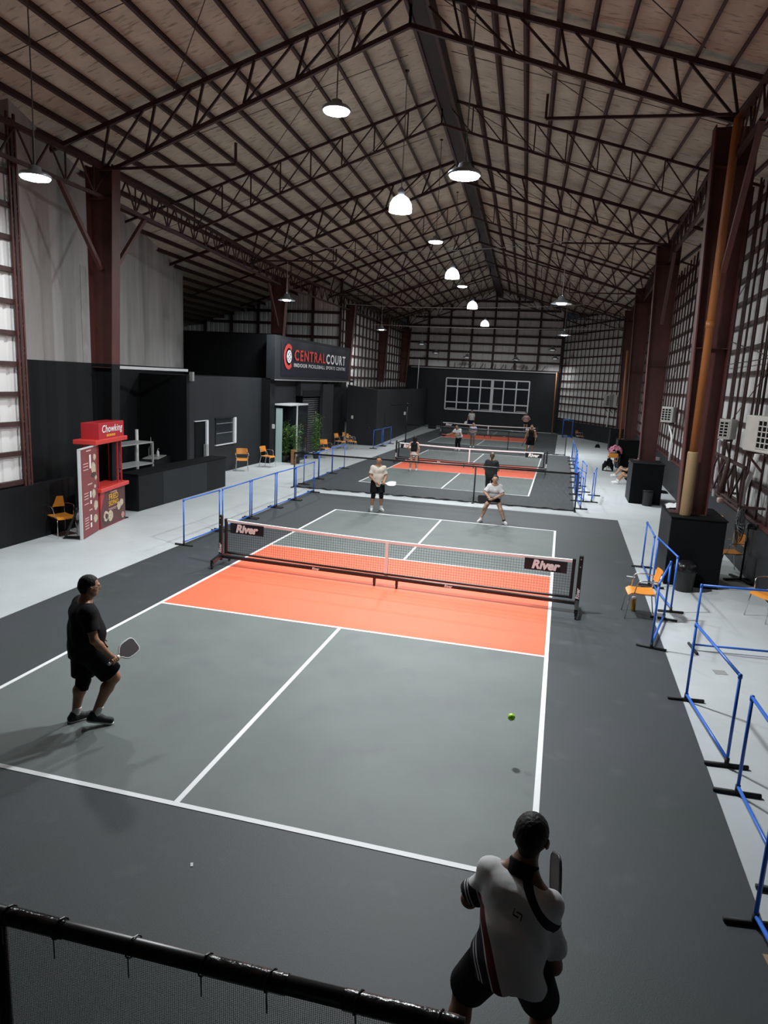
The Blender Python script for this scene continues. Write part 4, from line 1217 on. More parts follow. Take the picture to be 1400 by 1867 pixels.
# ================================================================ RIGHT SIDE: PLINTHS AND CLUTTER
PL = [((5.16, 2.54), (6.14, 3.95), 'black boxed plinth around the nearest right column'), ((5.36, 12.62), (6.34, 14.05), 'black boxed plinth around the second right column'),
      ((5.66, 23.4), (6.62, 24.7), 'black boxed plinth around the third right column'), ((5.9, 33.0), (6.86, 34.2), 'black boxed plinth around the farthest right column')]
for (x0, y0_), (x1, y1_), lab in PL:
    t = thing('column_plinth', lab, 'plinth', ((x0 + x1) / 2, (y0_ + y1_) / 2, 0), 0, 'black column plinths')
    MB().box((x0, y0_, 0), (x1, y1_, 1.345)).build('plinth_body', M_BLACKBOX, t)
    MB().box((x0 - 0.012, y0_ + 0.02, 0.01), (x0, y1_, 1.34)).build('side_board', M_GREYWALL, t)
    MB().bbox((x0 - 0.02, y0_ - 0.02, 1.335), (x1 + 0.02, y1_ + 0.02, 1.36), 0.005).build('top_board', M_BLACKBOX, t)
# orange downpipe in front of the nearest right column
t = thing('downpipe', 'orange rain downpipe with a tan sleeve on the nearest right column', 'pipe', (5.42, 2.80, 1.36))
MB().tube([(0, 0, 1.1), (0, 0, 6.95), (0.01, 0.02, 7.12), (0.10, 0.1, 7.25), (0.30, 0.12, 7.27)], 0.072, 14).build('pipe_run', M_PVCORANGE, t, True, True)
MB().lathe([(0.095, 0.0), (0.10, 0.02), (0.10, 1.22), (0.09, 1.25)], 18).build('pipe_sleeve', M_PVCTAN, t, True, True)
MB().tube([(0, 0, 3.55), (0, 0, 3.68)], 0.082, 14).build('pipe_coupling', M_PVCORANGE, t, True, True)
o = MB().tube([(0, 0, -1.29), (-0.06, 0, 3.6)], 0.055, 10).build('downpipe', M_PVCORANGE, None, True); o.location = (2.25, 45.9, 1.3)
tag(o, 'thin orange downpipe at the far right corner', 'pipe')
o = MB().tube([(0, 0, 0), (-0.1, 0, 4.2)], 0.05, 10).build('downpipe', M_PVCORANGE, None, True); o.location = (5.72, 23.55, 1.36)
tag(o, 'slender brown downpipe on the third right column', 'pipe')

def crumple(name, x, y, z, sx, sy, sz, m, label, cat, seed, n=14):
    rnd = random.Random(seed)
    b = MB(); P = []
    for i in range(n):
        r = []
        for j in range(n):
            u = -1 + 2 * i / (n - 1); v = -1 + 2 * j / (n - 1)
            e = max(0.0, 1 - (u * u + v * v) * 0.62)
            r.append(V(u * sx + rnd.uniform(-.06, .06) * sx, v * sy + rnd.uniform(-.06, .06) * sy, max(0.004, sz * (e ** 0.6) * rnd.uniform(0.45, 1.0))))
        P.append(r)
    b.grid(P)
    b.grid([[V(q.x, q.y, 0.0) for q in reversed(r)] for r in P])
    o = b.build(name, m, None, True)
    o.location = (x, y, z)
    tag(o, label, cat)
    return o
M_CLOTHW = mat('white_cloth', (0.62, 0.62, 0.62), 0.9)
crumple('crumpled_cloth', 5.42, 3.72, 1.36, 0.24, 0.20, 0.10, M_CLOTHW, 'crumpled white cloth on the nearest black plinth', 'cloth', 4)
M_PINKBAG = mat('pink_fabric', (0.62, 0.24, 0.32), 0.8, var=0.35, scale=9, dark=(0.30, 0.06, 0.13))
crumple('pink_bag', 5.55, 23.15, 0.74, 0.30, 0.26, 0.42, M_PINKBAG, 'heap of pink patterned fabric bag by the third right column', 'bag', 8)
t = thing('bag_stool', 'dark low stand carrying the pink bag', 'stool', (5.55, 23.15, 0))
MB().bbox((-0.26, -0.24, 0.66), (0.26, 0.24, 0.74), 0.01).build('stool_top', M_BLACKBOX, t, False, True)
for dx in (-0.22, 0.22):
    for dy in (-0.2, 0.2):
        MB().box((dx - 0.02, dy - 0.02, 0), (dx + 0.02, dy + 0.02, 0.66)).build('leg', M_BLACK, t, False, True)
crumple('black_sports_bag', 5.20, 21.95, 0.0, 0.24, 0.18, 0.62, M_BLACKBOX, 'black sports bag slumped beside the chair at the third column', 'bag', 12)
crumple('folded_tarpaulin', 6.72, 15.95, 0.0, 0.30, 0.30, 0.10, M_BLACKBOX, 'black folded tarpaulin lying against the right dwarf wall', 'tarpaulin', 15)
crumple('grey_sheet', 6.55, 17.6, 0.0, 0.36, 0.55, 0.03, M_GREYMETAL, 'flat grey litter sheet on the floor before the leaning cardboard', 'sheet', 19)
o = MB().box((-0.25, -0.02, 0), (0.25, 0.02, 0.95), Matrix.Rotation(R(-28), 4, 'X') @ Matrix.Rotation(R(35), 4, 'Z')).build('cardboard_panel', M_CARDBOARD)
o.location = (6.72, 17.9, 0.02); tag(o, 'brown cardboard panel leaning on the right dwarf wall', 'cardboard')
def bin_(x, y, h, r, bag, label):
    t = thing('waste_bin', label, 'bin', (x, y, 0), 0, 'black waste bins')
    MB().lathe([(r * 0.82, 0), (r * 0.86, 0.02), (r, h * 0.92), (r * 1.04, h * 0.93), (r * 1.04, h * 0.97), (r * 0.97, h * 0.97)], 22).build('bin_body', M_POT, t, True, True)
    if bag:
        rnd = random.Random(2)
        prof = [(r * 1.06, h * 0.78), (r * 1.10, h * 0.95), (r * 0.98, h * 1.05), (r * 0.62, h * 1.14), (r * 0.2, h * 1.17), (0.01, h * 1.175)]
        b = MB().lathe(prof, 26, cap=False)
        b.v = [(x_ * (1 + 0.06 * math.sin(9 * math.atan2(y_, x_))), y_ * (1 + 0.06 * math.sin(9 * math.atan2(y_, x_))), z_ + rnd.uniform(-.012, .012)) for x_, y_, z_ in b.v]
        b.build('bin_liner', M_PLASTICBAG, t, True, True)
    else:
        MB().lathe([(r * 1.05, h * 0.9), (r * 1.07, h * 0.94), (r * 0.98, h * 0.99)], 22, cap=False).build('bin_rim', M_BLACKBOX, t, True, True)
bin_(5.47, 2.24, 0.50, 0.19, True, 'black bin with a glossy liner at the nearest plinth')
bin_(5.90, 12.38, 0.52, 0.17, False, 'plain black bin at the second plinth')
# standing fan
t = thing('standing_fan', 'black standing fan with a round cage by the right wall', 'fan', (6.76, 3.52, 0))
for a in (20, 110, 200, 290):
    MB().beam((0, 0, 0.035), (0.36 * math.cos(R(a)), 0.36 * math.sin(R(a)), 0.02), 0.06, 0.035).build('base_leg', M_BLACK, t, False, True)
MB().tube([(0, 0, 0.02), (0, 0, 1.12)], 0.022, 10).build('pole', M_BLACK, t, True, True)
MB().tube([(-0.02, 0, 1.14), (0.24, 0.02, 1.12)], 0.06, 12).build('motor', M_BLACK, t, True, True)
fc = V(-0.16, 0, 1.14)
for rr_ in (0.36, 0.30, 0.24, 0.18, 0.12, 0.06):
    for off in (-0.06, 0.06):
        k_ = 1.0 if rr_ == 0.36 else 1.0
        MB().tube([(fc.x + off * (1 - (rr_ / 0.36) ** 2) , fc.y + rr_ * math.cos(a), fc.z + rr_ * math.sin(a)) for a in np.linspace(0, 2 * math.pi, 29)[:-1]], 0.0045, 5, closed=True).build('cage_ring', M_BLACK, t, False, True)
for k in range(24):
    a = 2 * math.pi * k / 24
    for off in (-0.06, 0.06):
        MB().tube([(fc.x + off, 0.03 * math.cos(a), fc.z + 0.03 * math.sin(a)), (fc.x + off * 0.8, 0.2 * math.cos(a), fc.z + 0.2 * math.sin(a)), (fc.x, 0.36 * math.cos(a), fc.z + 0.36 * math.sin(a))], 0.003, 4).build('cage_wire', M_BLACK, t, False, True)
for k in range(3):
    a = 2 * math.pi * k / 3
    P = []
    for i in range(5):
        r_ = 0.05 + 0.27 * i / 4
        P.append([V(fc.x + 0.03 * s, r_ * math.cos(a + s * 0.35), fc.z + r_ * math.sin(a + s * 0.35)) for s in (-1, -.3, .3, 1)])
    b = MB(); b.grid(P); b.build('blade', M_GREYWALL, t, True, True)

# air conditioners on brackets
def aircon(x, y, z, w, h, d, rz, label):
    t = thing('air_conditioner', label, 'air conditioner', (x, y, z), rz, 'outdoor air conditioner units')
    MB().bbox((-w / 2, -d / 2, 0), (w / 2, d / 2, h), 0.015).build('casing', M_ACWHITE, t, False, True)
    gx0, gx1 = -w * 0.02, w * 0.42
    MB().box((gx0, -d / 2 - 0.006, h * 0.12), (gx1, -d / 2, h * 0.88)).build('grille_recess', M_BLACKBOX, t, False, True)
    for k in range(4):
        xx = gx0 + (gx1 - gx0) * k / 3
        MB().box((xx - 0.012, -d / 2 - 0.018, h * 0.10), (xx + 0.012, -d / 2 - 0.004, h * 0.90)).build('grille_bar', M_ACWHITE, t, False, True)
    for k in range(6):
        zz = h * (0.12 + 0.76 * k / 5)
        MB().box((gx0, -d / 2 - 0.018, zz - 0.010), (gx1, -d / 2 - 0.004, zz + 0.010)).build('grille_bar', M_ACWHITE, t, False, True)
    for s in (-1, 1):
        MB().beam((s * w * 0.36, -d / 2, -0.03), (s * w * 0.36, d / 2 + 0.04, -0.03), 0.04, 0.05).build('bracket_arm', M_STEEL, t, False, True)
        MB().beam((s * w * 0.36, -d / 2 + 0.03, -0.05), (s * w * 0.36, d / 2 + 0.04, -0.42), 0.035, 0.035).build('bracket_strut', M_STEEL, t, False, True)
    return t
aircon(6.52, 6.25, 2.70, 0.70, 0.46, 0.30, R(-38), 'beige air conditioner seen just right of the orange downpipe')
aircon(6.60, 2.55, 2.70, 0.90, 0.66, 0.36, R(-72), 'large air conditioner cut by the right frame edge')
aircon(6.70, 16.8, 2.60, 0.85, 0.58, 0.34, R(-38), 'air conditioner on the right wall between the first two columns')
aircon(5.95, 38.75, 2.55, 0.80, 0.85, 0.36, R(-64), 'left unit of the two dark-faced air conditioners on the far right wall')
aircon(6.55, 37.55, 2.55, 0.95, 0.85, 0.36, R(-64), 'right unit of the two dark-faced air conditioners on the far right wall')
for (x, y, z) in ((5.62, 38.55, 2.55), (6.35, 37.15, 2.55)):
    pass
aircon(6.82, 19.6, 0.0, 0.55, 1.0, 0.3, R(-60), 'slim grey cabinet unit low on the right wall behind the second column')
# white drain and refrigerant pipes
def wpipe(pts, r, label):
    p0 = V(pts[0])
    o = MB().tube([V(q) - p0 for q in pts], r, 8).build('drain_pipe', M_PVCWHITE, None, True)
    o.location = p0; tag(o, label, 'pipe', 'white pipes on the right wall')
wpipe([(6.72, 4.20, 0.55), (6.74, 4.20, 1.65), (6.74, 4.10, 1.85), (6.72, 3.75, 2.15), (6.68, 3.35, 2.62)], 0.05, 'thick white pipe bending down under the large air conditioner')
wpipe([(6.86, 7.5, 1.15), (6.86, 7.5, 2.0), (6.80, 7.35, 2.35), (6.74, 7.1, 2.60)], 0.04, 'white pipe under the beige air conditioner')
wpipe([(6.95, 16.0, 1.2), (6.95, 16.05, 2.1), (6.9, 16.35, 2.35), (6.88, 16.7, 2.55)], 0.04, 'white pipe under the air conditioner between the columns')
wpipe([(5.95, 38.3, 1.2), (5.95, 38.3, 2.45)], 0.05, 'white vertical pipe below the far air conditioners')
# steel rack along the wall below the large air conditioner
t = thing('steel_rack', 'low oxide red lattice rack along the right wall behind the fan', 'rack', (6.55, 3.4, 1.3))
for z in (1.55, 2.32):
    MB().beam((6.50, 3.4, z), (6.62, 7.6, z), 0.06, 0.06).build('rack_rail', M_STEEL, t)
for i in range(5):
    y0_ = 3.5 + i * 0.82
    MB().beam((6.51, y0_, 1.55), (6.53, y0_ + 0.82, 2.32), 0.035, 0.035).build('rack_diagonal', M_STEEL, t)
    MB().beam((6.51, y0_ + 0.82, 1.55), (6.53, y0_, 2.32), 0.035, 0.035).build('rack_diagonal', M_STEEL, t)
for y0_ in (3.45, 5.5, 7.55):
    MB().beam((6.53, y0_, 1.52), (7.0, y0_, 1.52), 0.05, 0.05).build('rack_bracket', M_STEEL, t)
    MB().beam((6.53, y0_, 1.52), (6.54, y0_, 2.34), 0.045, 0.045).build('rack_post', M_STEEL, t)
# squeegee leaning at the far right
t = thing('floor_squeegee', 'floor squeegee propped on the far right dwarf wall', 'squeegee', (5.32, 34.9, 0))
MB().tube([(0, 0, 0.05), (0.1, 0.9, 1.1)], 0.018, 6).build('handle', M_BLACK, t, True, True)
MB().prism([(-0.18, 0.0), (0.18, 0.0), (0.10, 0.22), (-0.10, 0.22)], 0.05).build('head', M_BLACKBOX, t, False, True)
# hanging dark strap bag beside the nearest column
t = thing('hanging_bag', 'dark slim bag with a pale round end hanging right of the nearest column', 'bag', (6.30, 4.30, 1.36))
MB().tube([(0.12, 0.25, 0.95), (0.08, 0.18, 0.70), (0.02, 0.05, 0.42), (0.0, 0.0, 0.22)], [0.035, 0.05, 0.06, 0.065], 10).build('bag_body', mat('dark_brown_fabric', (0.045, 0.018, 0.015), 0.8), t, True, True)
MB().lathe([(0.001, 0.0), (0.05, 0.01), (0.066, 0.05), (0.066, 0.10), (0.05, 0.12)], 14).build('pale_end', M_PINKPRINT, t, True, True)
t.location = (6.34, 4.30, 1.44)
# tumbler, ball, litter
t = thing('tumbler', 'tall gold tumbler under the orange chair on the right', 'tumbler', (4.40, 0.52, 0.004))
MB().lathe([(0.034, 0), (0.040, 0.01), (0.042, 0.20), (0.040, 0.22)], 16).build('cup', M_GOLD, t, True, True)
MB().lathe([(0.040, 0.22), (0.041, 0.235), (0.036, 0.25), (0.012, 0.255)], 16).build('lid', M_ALU, t, True, True)
b = MB()
NB = 16
bprof = [(max(0.0006, 0.037 * math.sin(math.pi * k / NB)), -0.037 * math.cos(math.pi * k / NB)) for k in range(NB + 1)]
t = thing('pickleball', 'lime green ball in the air over the nearest court', 'ball', (2.71, -4.90, 0.42))
MB().lathe(bprof, 24).build('shell', M_BALL, t, True, True)
for k in range(18):
    th = math.acos(1 - 2 * (k + 0.5) / 18); ph = k * 2.399
    d_ = V(math.sin(th) * math.cos(ph), math.sin(th) * math.sin(ph), math.cos(th))
    MB().lathe([(0.0045, 0), (0.0045, 0.0004)], 8, Matrix.Translation(d_ * 0.0370) @ d_.to_track_quat('Z', 'Y').to_matrix().to_4x4()).build('hole', mat('ball_hole_dark', (0.06, 0.12, 0.01), 0.8), t, False, True)
def scrap(x, y, w, l, a, m, label, z=0.0):
    o = MB().box((-w / 2, -l / 2, 0.0), (w / 2, l / 2, 0.004)).build('paper_scrap', m); o.location = (x, y, z); o.rotation_euler = (0, 0, R(a))
    tag(o, label, 'paper', 'litter on the floor')
    return o
scrap(4.57, 2.81, 0.16, 0.06, -10, M_CLOTHW, 'thin white scrap on the runoff beside the far right barrier', 0.0045)
scrap(5.32, -1.79, 0.17, 0.14, 8, M_GREYMETAL, 'grey floor card lying inside the crosswise blue barrier')
scrap(4.64, -7.05, 0.10, 0.34, 8, M_CARDBOARD, 'pale card at the lower right frame edge', 0.0045)
scrap(0.52, -7.30, 0.02, 0.04, 30, M_CLOTHW, 'tiny white scrap on the runoff behind the near baseline', 0.0045)
# ================================================================ PEOPLE
# bodies and clothes are swept as signed-distance shapes and meshed with surface nets
class SDF:
    def __init__(s, lo, hi, h):
        s.h = h
        s.lo = np.array(lo, float) - 3 * h
        s.n = np.ceil((np.array(hi, float) + 3 * h - s.lo) / h).astype(int) + 1
        s.d = np.full(s.n, 1.0, np.float32)
    def _sub(s, lo, hi):
        a = np.clip(np.floor((lo - s.lo) / s.h).astype(int), 0, s.n - 1)
        b = np.clip(np.ceil((hi - s.lo) / s.h).astype(int) + 1, 1, s.n)
        if np.any(b <= a): return None, None
        ax = [(s.lo[i] + s.h * np.arange(a[i], b[i])).astype(np.float32) for i in range(3)]
        return (slice(a[0], b[0]), slice(a[1], b[1]), slice(a[2], b[2])), (ax[0][:, None, None], ax[1][None, :, None], ax[2][None, None, :])
    def _merge(s, sl, d, k):
        o = s.d[sl]
        if k <= 0:
            s.d[sl] = np.minimum(o, d)
        else:
            hh = np.clip(0.5 + 0.5 * (o - d) / k, 0, 1)
            s.d[sl] = o * (1 - hh) + d * hh - k * hh * (1 - hh)
    def cone(s, a, b, ra, rb, k=0.03, flat=None):
        """tapered capsule a->b; flat=(axis, factor) squeezes it along a direction"""
        a = np.array(a, float); b = np.array(b, float)
        m = max(ra, rb) + k + 2 * s.h + 0.01
        sl, X = s._sub(np.minimum(a, b) - m, np.maximum(a, b) + m)
        if sl is None: return
        p = [X[i] - a[i] for i in range(3)]
        ab = b - a
        if flat is not None:
            f = np.array(flat[0], float); f /= np.linalg.norm(f)
            q = (p[0] * f[0] + p[1] * f[1] + p[2] * f[2]) * (flat[1] - 1)
            p = [p[i] + q * f[i] for i in range(3)]
            ab = ab + f * (ab @ f) * (flat[1] - 1)
        L2 = float(ab @ ab) + 1e-12
        t = np.clip((p[0] * ab[0] + p[1] * ab[1] + p[2] * ab[2]) / L2, 0, 1)
        d = np.sqrt((p[0] - t * ab[0]) ** 2 + (p[1] - t * ab[1]) ** 2 + (p[2] - t * ab[2]) ** 2) - (ra + (rb - ra) * t)
        s._merge(sl, d, k)
    def ball(s, c, r, k=0.02, scale=(1, 1, 1), R=None):
        c = np.array(c, float); sc = np.array(scale, float)
        m = r * sc.max() + k + 2 * s.h
        sl, X = s._sub(c - m, c + m)
        if sl is None: return
        p = [X[i] - c[i] for i in range(3)]
        if R is not None:
            p = [p[0] * R[0][i] + p[1] * R[1][i] + p[2] * R[2][i] for i in range(3)]
        d = (np.sqrt((p[0] / sc[0]) ** 2 + (p[1] / sc[1]) ** 2 + (p[2] / sc[2]) ** 2) - r) * sc.min()
        s._merge(sl, d, k)
    def cut(s, pt, nrm, rnd=0.0):
        """keep the side the normal points away from"""
        nrm = np.array(nrm, float); nrm /= np.linalg.norm(nrm)
        X = [(s.lo[i] + s.h * np.arange(s.n[i])) for i in range(3)]
        g = (X[0][:, None, None] - pt[0]) * nrm[0] + (X[1][None, :, None] - pt[1]) * nrm[1] + (X[2][None, None, :] - pt[2]) * nrm[2]
        s.d = np.maximum(s.d, g.astype(np.float32))
    def minus(s, o, off=0.0):
        s.d = np.maximum(s.d, -(o.d - off))
    def mesh(s):
        d = s.d; n = d.shape
        ins = d < 0
        acc = np.zeros((n[0] - 1, n[1] - 1, n[2] - 1, 3), np.float32); cnt = np.zeros((n[0] - 1, n[1] - 1, n[2] - 1), np.float32)
        def c(a, i, j, k): return a[i:n[0] - 1 + i, j:n[1] - 1 + j, k:n[2] - 1 + k]
        for ax in range(3):
            o1, o2 = [q for q in range(3) if q != ax]
            for u in (0, 1):
                for v in (0, 1):
                    i0 = [0, 0, 0]; i0[o1] = u; i0[o2] = v
                    i1 = list(i0); i1[ax] = 1
                    da, db = c(d, *i0), c(d, *i1)
                    x = c(ins, *i0) != c(ins, *i1)
                    t = np.where(x, da / np.where(x, da - db, 1), 0)
                    acc[..., ax] += np.where(x, t, 0)
                    acc[..., o1] += x * u
                    acc[..., o2] += x * v
                    cnt += x
        act = cnt > 0
        idx = np.full(act.shape, -1, np.int64)
        I = np.argwhere(act)
        if len(I) == 0:
            return np.zeros((0, 3)), np.zeros((0, 4), int)
        idx[act] = np.arange(len(I))
        Vv = s.lo + s.h * (I + acc[act] / cnt[act][:, None])
        F = []
        for ax in range(3):
            o1, o2 = (ax + 1) % 3, (ax + 2) % 3
            sa = [slice(None)] * 3; sb = [slice(None)] * 3
            sa[ax] = slice(0, -1); sb[ax] = slice(1, None)
            x = ins[tuple(sa)] != ins[tuple(sb)]
            e = np.argwhere(x)
            e = e[(e[:, o1] > 0) & (e[:, o2] > 0) & (e[:, o1] < n[o1] - 1) & (e[:, o2] < n[o2] - 1)]
            fl_ = ins[tuple(sa)][tuple(e.T)]
            def g(u, v):
                q = e.copy(); q[:, o1] -= u; q[:, o2] -= v
                return idx[q[:, 0], q[:, 1], q[:, 2]]
            Q = np.stack([g(1, 1), g(0, 1), g(0, 0), g(1, 0)], 1)
            Q[~fl_] = Q[~fl_][:, ::-1]
            F.append(Q)
        F = np.concatenate(F)
        F = F[(F >= 0).all(1)]
        return Vv, F
    def build(s, name, m, parent):
        v, f = s.mesh()
        me = bpy.data.meshes.new(name)
        me.vertices.add(len(v)); me.vertices.foreach_set('co', np.ascontiguousarray(v, np.float32).ravel())
        me.loops.add(len(f) * 4); me.loops.foreach_set('vertex_index', np.ascontiguousarray(f, np.int32).ravel())
        me.polygons.add(len(f))
        me.polygons.foreach_set('loop_start', np.arange(0, len(f) * 4, 4, dtype=np.int32))
        me.polygons.foreach_set('loop_total', np.full(len(f), 4, np.int32))
        me.polygons.foreach_set('use_smooth', np.ones(len(f), bool))
        me.materials.append(m)
        me.update(calc_edges=True); me.validate()
        return link(name, me, parent)

def fabric(name, rgb, rough=0.85):
    return mat(name, rgb, rough, var=0.12, scale=7, bump=0.25, bscale=9, spec=0.12)
SKIN = {'tan': mat('skin_tan', (0.34, 0.17, 0.095), 0.5, var=0.08, scale=9), 'fair': mat('skin_fair', (0.46, 0.27, 0.185), 0.5, var=0.08, scale=9),
        'brown': mat('skin_brown', (0.22, 0.105, 0.060), 0.5, var=0.08, scale=9)}
M_HAIR = mat('hair_black', (0.0085, 0.0075, 0.0075), 0.62, spec=0.25, bump=0.4, bscale=60, stretch=(1, 1, 0.2))
M_HAIRBLOND = mat('hair_streaked', (0.10, 0.055, 0.025), 0.5, var=0.5, scale=30, stretch=(1, 1, 0.15))
M_EYE = mat('eye_dark', (0.012, 0.009, 0.008), 0.2)
M_EYEWHITE = mat('eye_white', (0.62, 0.60, 0.58), 0.3)
M_LIP = mat('lip', (0.30, 0.095, 0.075), 0.5)
M_SHOEWHITE = mat('shoe_white', (0.66, 0.66, 0.65), 0.6)
M_SHOEBLACK = mat('shoe_black', (0.013, 0.013, 0.015), 0.7, bump=0.2, bscale=60)
M_SOCKW = mat('sock_white', (0.60, 0.59, 0.57), 0.9)
M_SOCKB = mat('sock_black', (0.012, 0.012, 0.013), 0.9)

def unit(v):
    v = np.array(v, float); return v / (np.linalg.norm(v) + 1e-9)

def person(label, pos, yaw, H=1.6, pose=None, outfit=None, skin='tan', hair='short', res=0.010, stout=1.0, look=0.0, nod=0.0, hands=None, female=False, glasses=False, z=0.006, face=True):
    """local frame: +y is where the body faces, +x its right side; joints in metres for a 1.70 m figure, scaled to H"""
    k = H / 1.70
    J = dict(pelvis=(0, 0, .93), chest=(0, 0, 1.27), neck=(0, -.01, 1.43), head=(0, .025, 1.585),
             shR=(.172, 0, 1.345), elR=(.235, -.03, 1.10), wrR=(.24, .09, .88), shL=(-.172, 0, 1.345), elL=(-.235, -.03, 1.10), wrL=(-.24, .09, .88),
             hipR=(.092, 0, .90), knR=(.10, .02, .49), anR=(.105, -.02, .085), hipL=(-.092, 0, .90), knL=(-.10, .02, .49), anL=(-.105, -.02, .085),
             toeR=(.03, .16), toeL=(-.03, .16), heelR=0.0, heelL=0.0)
    if female:
        J.update(shR=(.152, 0, 1.335), shL=(-.152, 0, 1.335), hipR=(.098, 0, .90), hipL=(-.098, 0, .90))
    if pose: J.update(pose)
    J = {a: (np.array(b, float) * k if not np.isscalar(b) else b) for a, b in J.items()}
    O = outfit or {}
    t = thing('person', label, 'person', (pos[0], pos[1], z), yaw)
    up = unit(J['chest'] - J['pelvis'])
    lat = unit(J['shR'] - J['shL'])
    fwd = unit(np.cross(up, lat)); 
    if fwd[1] < -0.2: fwd = -fwd
    hl = unit(J['hipR'] - J['hipL'])
    pts = np.array([v for a, v in J.items() if not np.isscalar(v) and len(v) == 3])
    lo = pts.min(0) - 0.26 * k; hi = pts.max(0) + 0.26 * k
    lo[2] = min(lo[2], -0.02)
    waist = J['pelvis'] * 0.55 + J['chest'] * 0.45
    w_ = stout
    # ---- helper shapes
    def torso(S_, inf, kk=0.05):
        for s in (-1, 1):
            S_.cone(J['chest'] + lat * s * .075 * k, waist + lat * s * .055 * k * w_ + fwd * .03 * k * (w_ - 1) * 2, .105 * k * (1 + .5 * (w_ - 1)) + inf, (.098 if female else .105) * k * w_ + inf, kk)
            S_.cone(waist + lat * s * .055 * k * w_ + fwd * .03 * k * (w_ - 1) * 2, J['pelvis'] + lat * s * .07 * k, (.098 if female else .105) * k * w_ + inf, (.122 if female else .112) * k * (1 + .6 * (w_ - 1)) + inf, kk)
            S_.cone(J['sh' + 'LR'[(s + 1) // 2]], J['chest'] + lat * s * .05 * k, .052 * k + inf, .10 * k + inf, kk)
        S_.cone(J['shL'], J['shR'], .052 * k + inf, .052 * k + inf, kk)
        if female:
            for s in (-1, 1):
                S_.ball(J['chest'] + lat * s * .065 * k + fwd * .085 * k - up * .02 * k, .06 * k + inf, 0.04)
    def legs(S_, inf, f0=0.0, f1=1.0, kk=0.03):
        for c in 'LR':
            S_.cone(J['hip' + c], J['kn' + c], .088 * k * (1 + .6 * (w_ - 1)) + inf, .060 * k * (1 + .4 * (w_ - 1)) + inf, kk)
    # ---- body: one continuous mesh
    B = SDF(lo, hi, res)
    torso(B, 0.0)
    legs(B, 0.0)
    for c in 'LR':
        kn, an = J['kn' + c], J['an' + c]
        calf = kn * 0.72 + an * 0.28 - unit([0, 1, 0]) * .016 * k
        B.cone(kn, calf, .058 * k, .060 * k * (1 + .3 * (w_ - 1)), .03)
        B.cone(calf, an, .058 * k * (1 + .3 * (w_ - 1)), .038 * k, .03)
        td = np.array([J['toe' + c][0], J['toe' + c][1], -.05 * k - J['heel' + c]])
        B.cone(an - np.array([0, 0, .022 * k]), an + td * 0.80, .034 * k, .020 * k, .015)
        sh, el, wr = J['sh' + c], J['el' + c], J['wr' + c]
        B.cone(sh, el, .054 * k * (1 + .4 * (w_ - 1)), .043 * k, .03)
        B.cone(el, el * .65 + wr * .35, .043 * k, .042 * k, .02)
        B.cone(el * .65 + wr * .35, wr, .042 * k, .029 * k, .02)
    B.cone(J['neck'] - up * .02 * k, J['head'] - np.array([0, .02, .03]) * k, .060 * k * (1 + .3 * (w_ - 1)), .053 * k, .03)
    for s in (-1, 1):
        B.cone(J['neck'] + up * .0 * k, J['sh' + 'LR'[(s + 1) // 2]] * .8 + J['neck'] * .2, .055 * k, .045 * k, .04)
    # head frame
    ca, sa = math.cos(look), math.sin(look)
    hf = np.array([-sa, ca, 0]); hr = np.array([ca, sa, 0]); hu = np.array([0, 0, 1.0])
    cn, sn = math.cos(nod), math.sin(nod)
    hf, hu = hf * cn - hu * sn, hu * cn + hf * sn
    Hc = J['head']
    kh = k * 1.0
    def hp(x, y, zz): return Hc + (hr * x + hf * y + hu * zz) * kh
    B.ball(hp(0, -.012, .032), .088 * kh, .02, (0.90, 1.08, 1.0), np.stack([hr, hf, hu], 1))
    B.cone(hp(0, .026, .0), hp(0, .040, -.066), .066 * kh, .040 * kh * (1 + .5 * (w_ - 1)), .03)
    for s in (-1, 1):
        B.cone(hp(s * .035, .02, -.02), hp(s * .022, .035, -.07), .050 * kh * w_ ** .5, .032 * kh * w_ ** .5, .02)
        B.ball(hp(s * .085, -.012, -.006), .027 * kh, .006, (.45, .8, 1.1), np.stack([hr, hf, hu], 1))
        B.cone(hp(s * .048, .078, .026), hp(s * .012, .090, .024), .012 * kh, .012 * kh, .012)
    B.cone(hp(0, .090, .018), hp(0, .108, -.022), .009 * kh, .0145 * kh, .010)
    B.cone(hp(-.014, .094, -.026), hp(.014, .094, -.026), .010 * kh, .010 * kh, .008)
    B.cone(hp(-.018, .082, -.054), hp(.018, .082, -.054), .0095 * kh, .0095 * kh, .008)
    # hands
    for c in 'LR':
        wr = J['wr' + c]; el = J['el' + c]
        hd = (hands or {}).get(c)
        fd = unit(wr - el)
        sx = 1 if c == 'R' else -1
        if hd and 'grip' in hd:
            # closed around a handle: hd['grip'] = handle axis; palm centre sits on the handle
            ax_ = unit(hd['grip'])
            ctr = np.array(hd['at'], float) * k if 'at' in hd else wr + fd * .075 * k
            side_ = unit(np.cross(ax_, fd) + 1e-6)
            back = unit(np.cross(side_, ax_))
            if back @ fd < 0: back = -back
            B.cone(wr, ctr - back * .012 * k + ax_ * .018 * k, .028 * k, .026 * k, .02)
            B.cone(ctr + side_ * .030 * k - ax_ * .030 * k, ctr + side_ * .030 * k + ax_ * .034 * k, .021 * k, .021 * k, .015)
            for i in range(4):
                o_ = ax_ * (-.034 + .0225 * i) * k
                pr_ = None
                rad = (.0105, .0112, .0115, .0105)[i] * k
                for q in range(6):
                    an_ = math.radians(20 + q * 46)
                    pt = ctr + o_ + (side_ * math.cos(an_) + back * math.sin(an_)) * .030 * k
                    if pr_ is not None: B.cone(pr_, pt, rad, rad * .95, .003)
                    pr_ = pt
            th0 = ctr + side_ * .028 * k + ax_ * .040 * k
            B.cone(th0, ctr + back * .026 * k + ax_ * .052 * k, .0135 * k, .012 * k, .006)
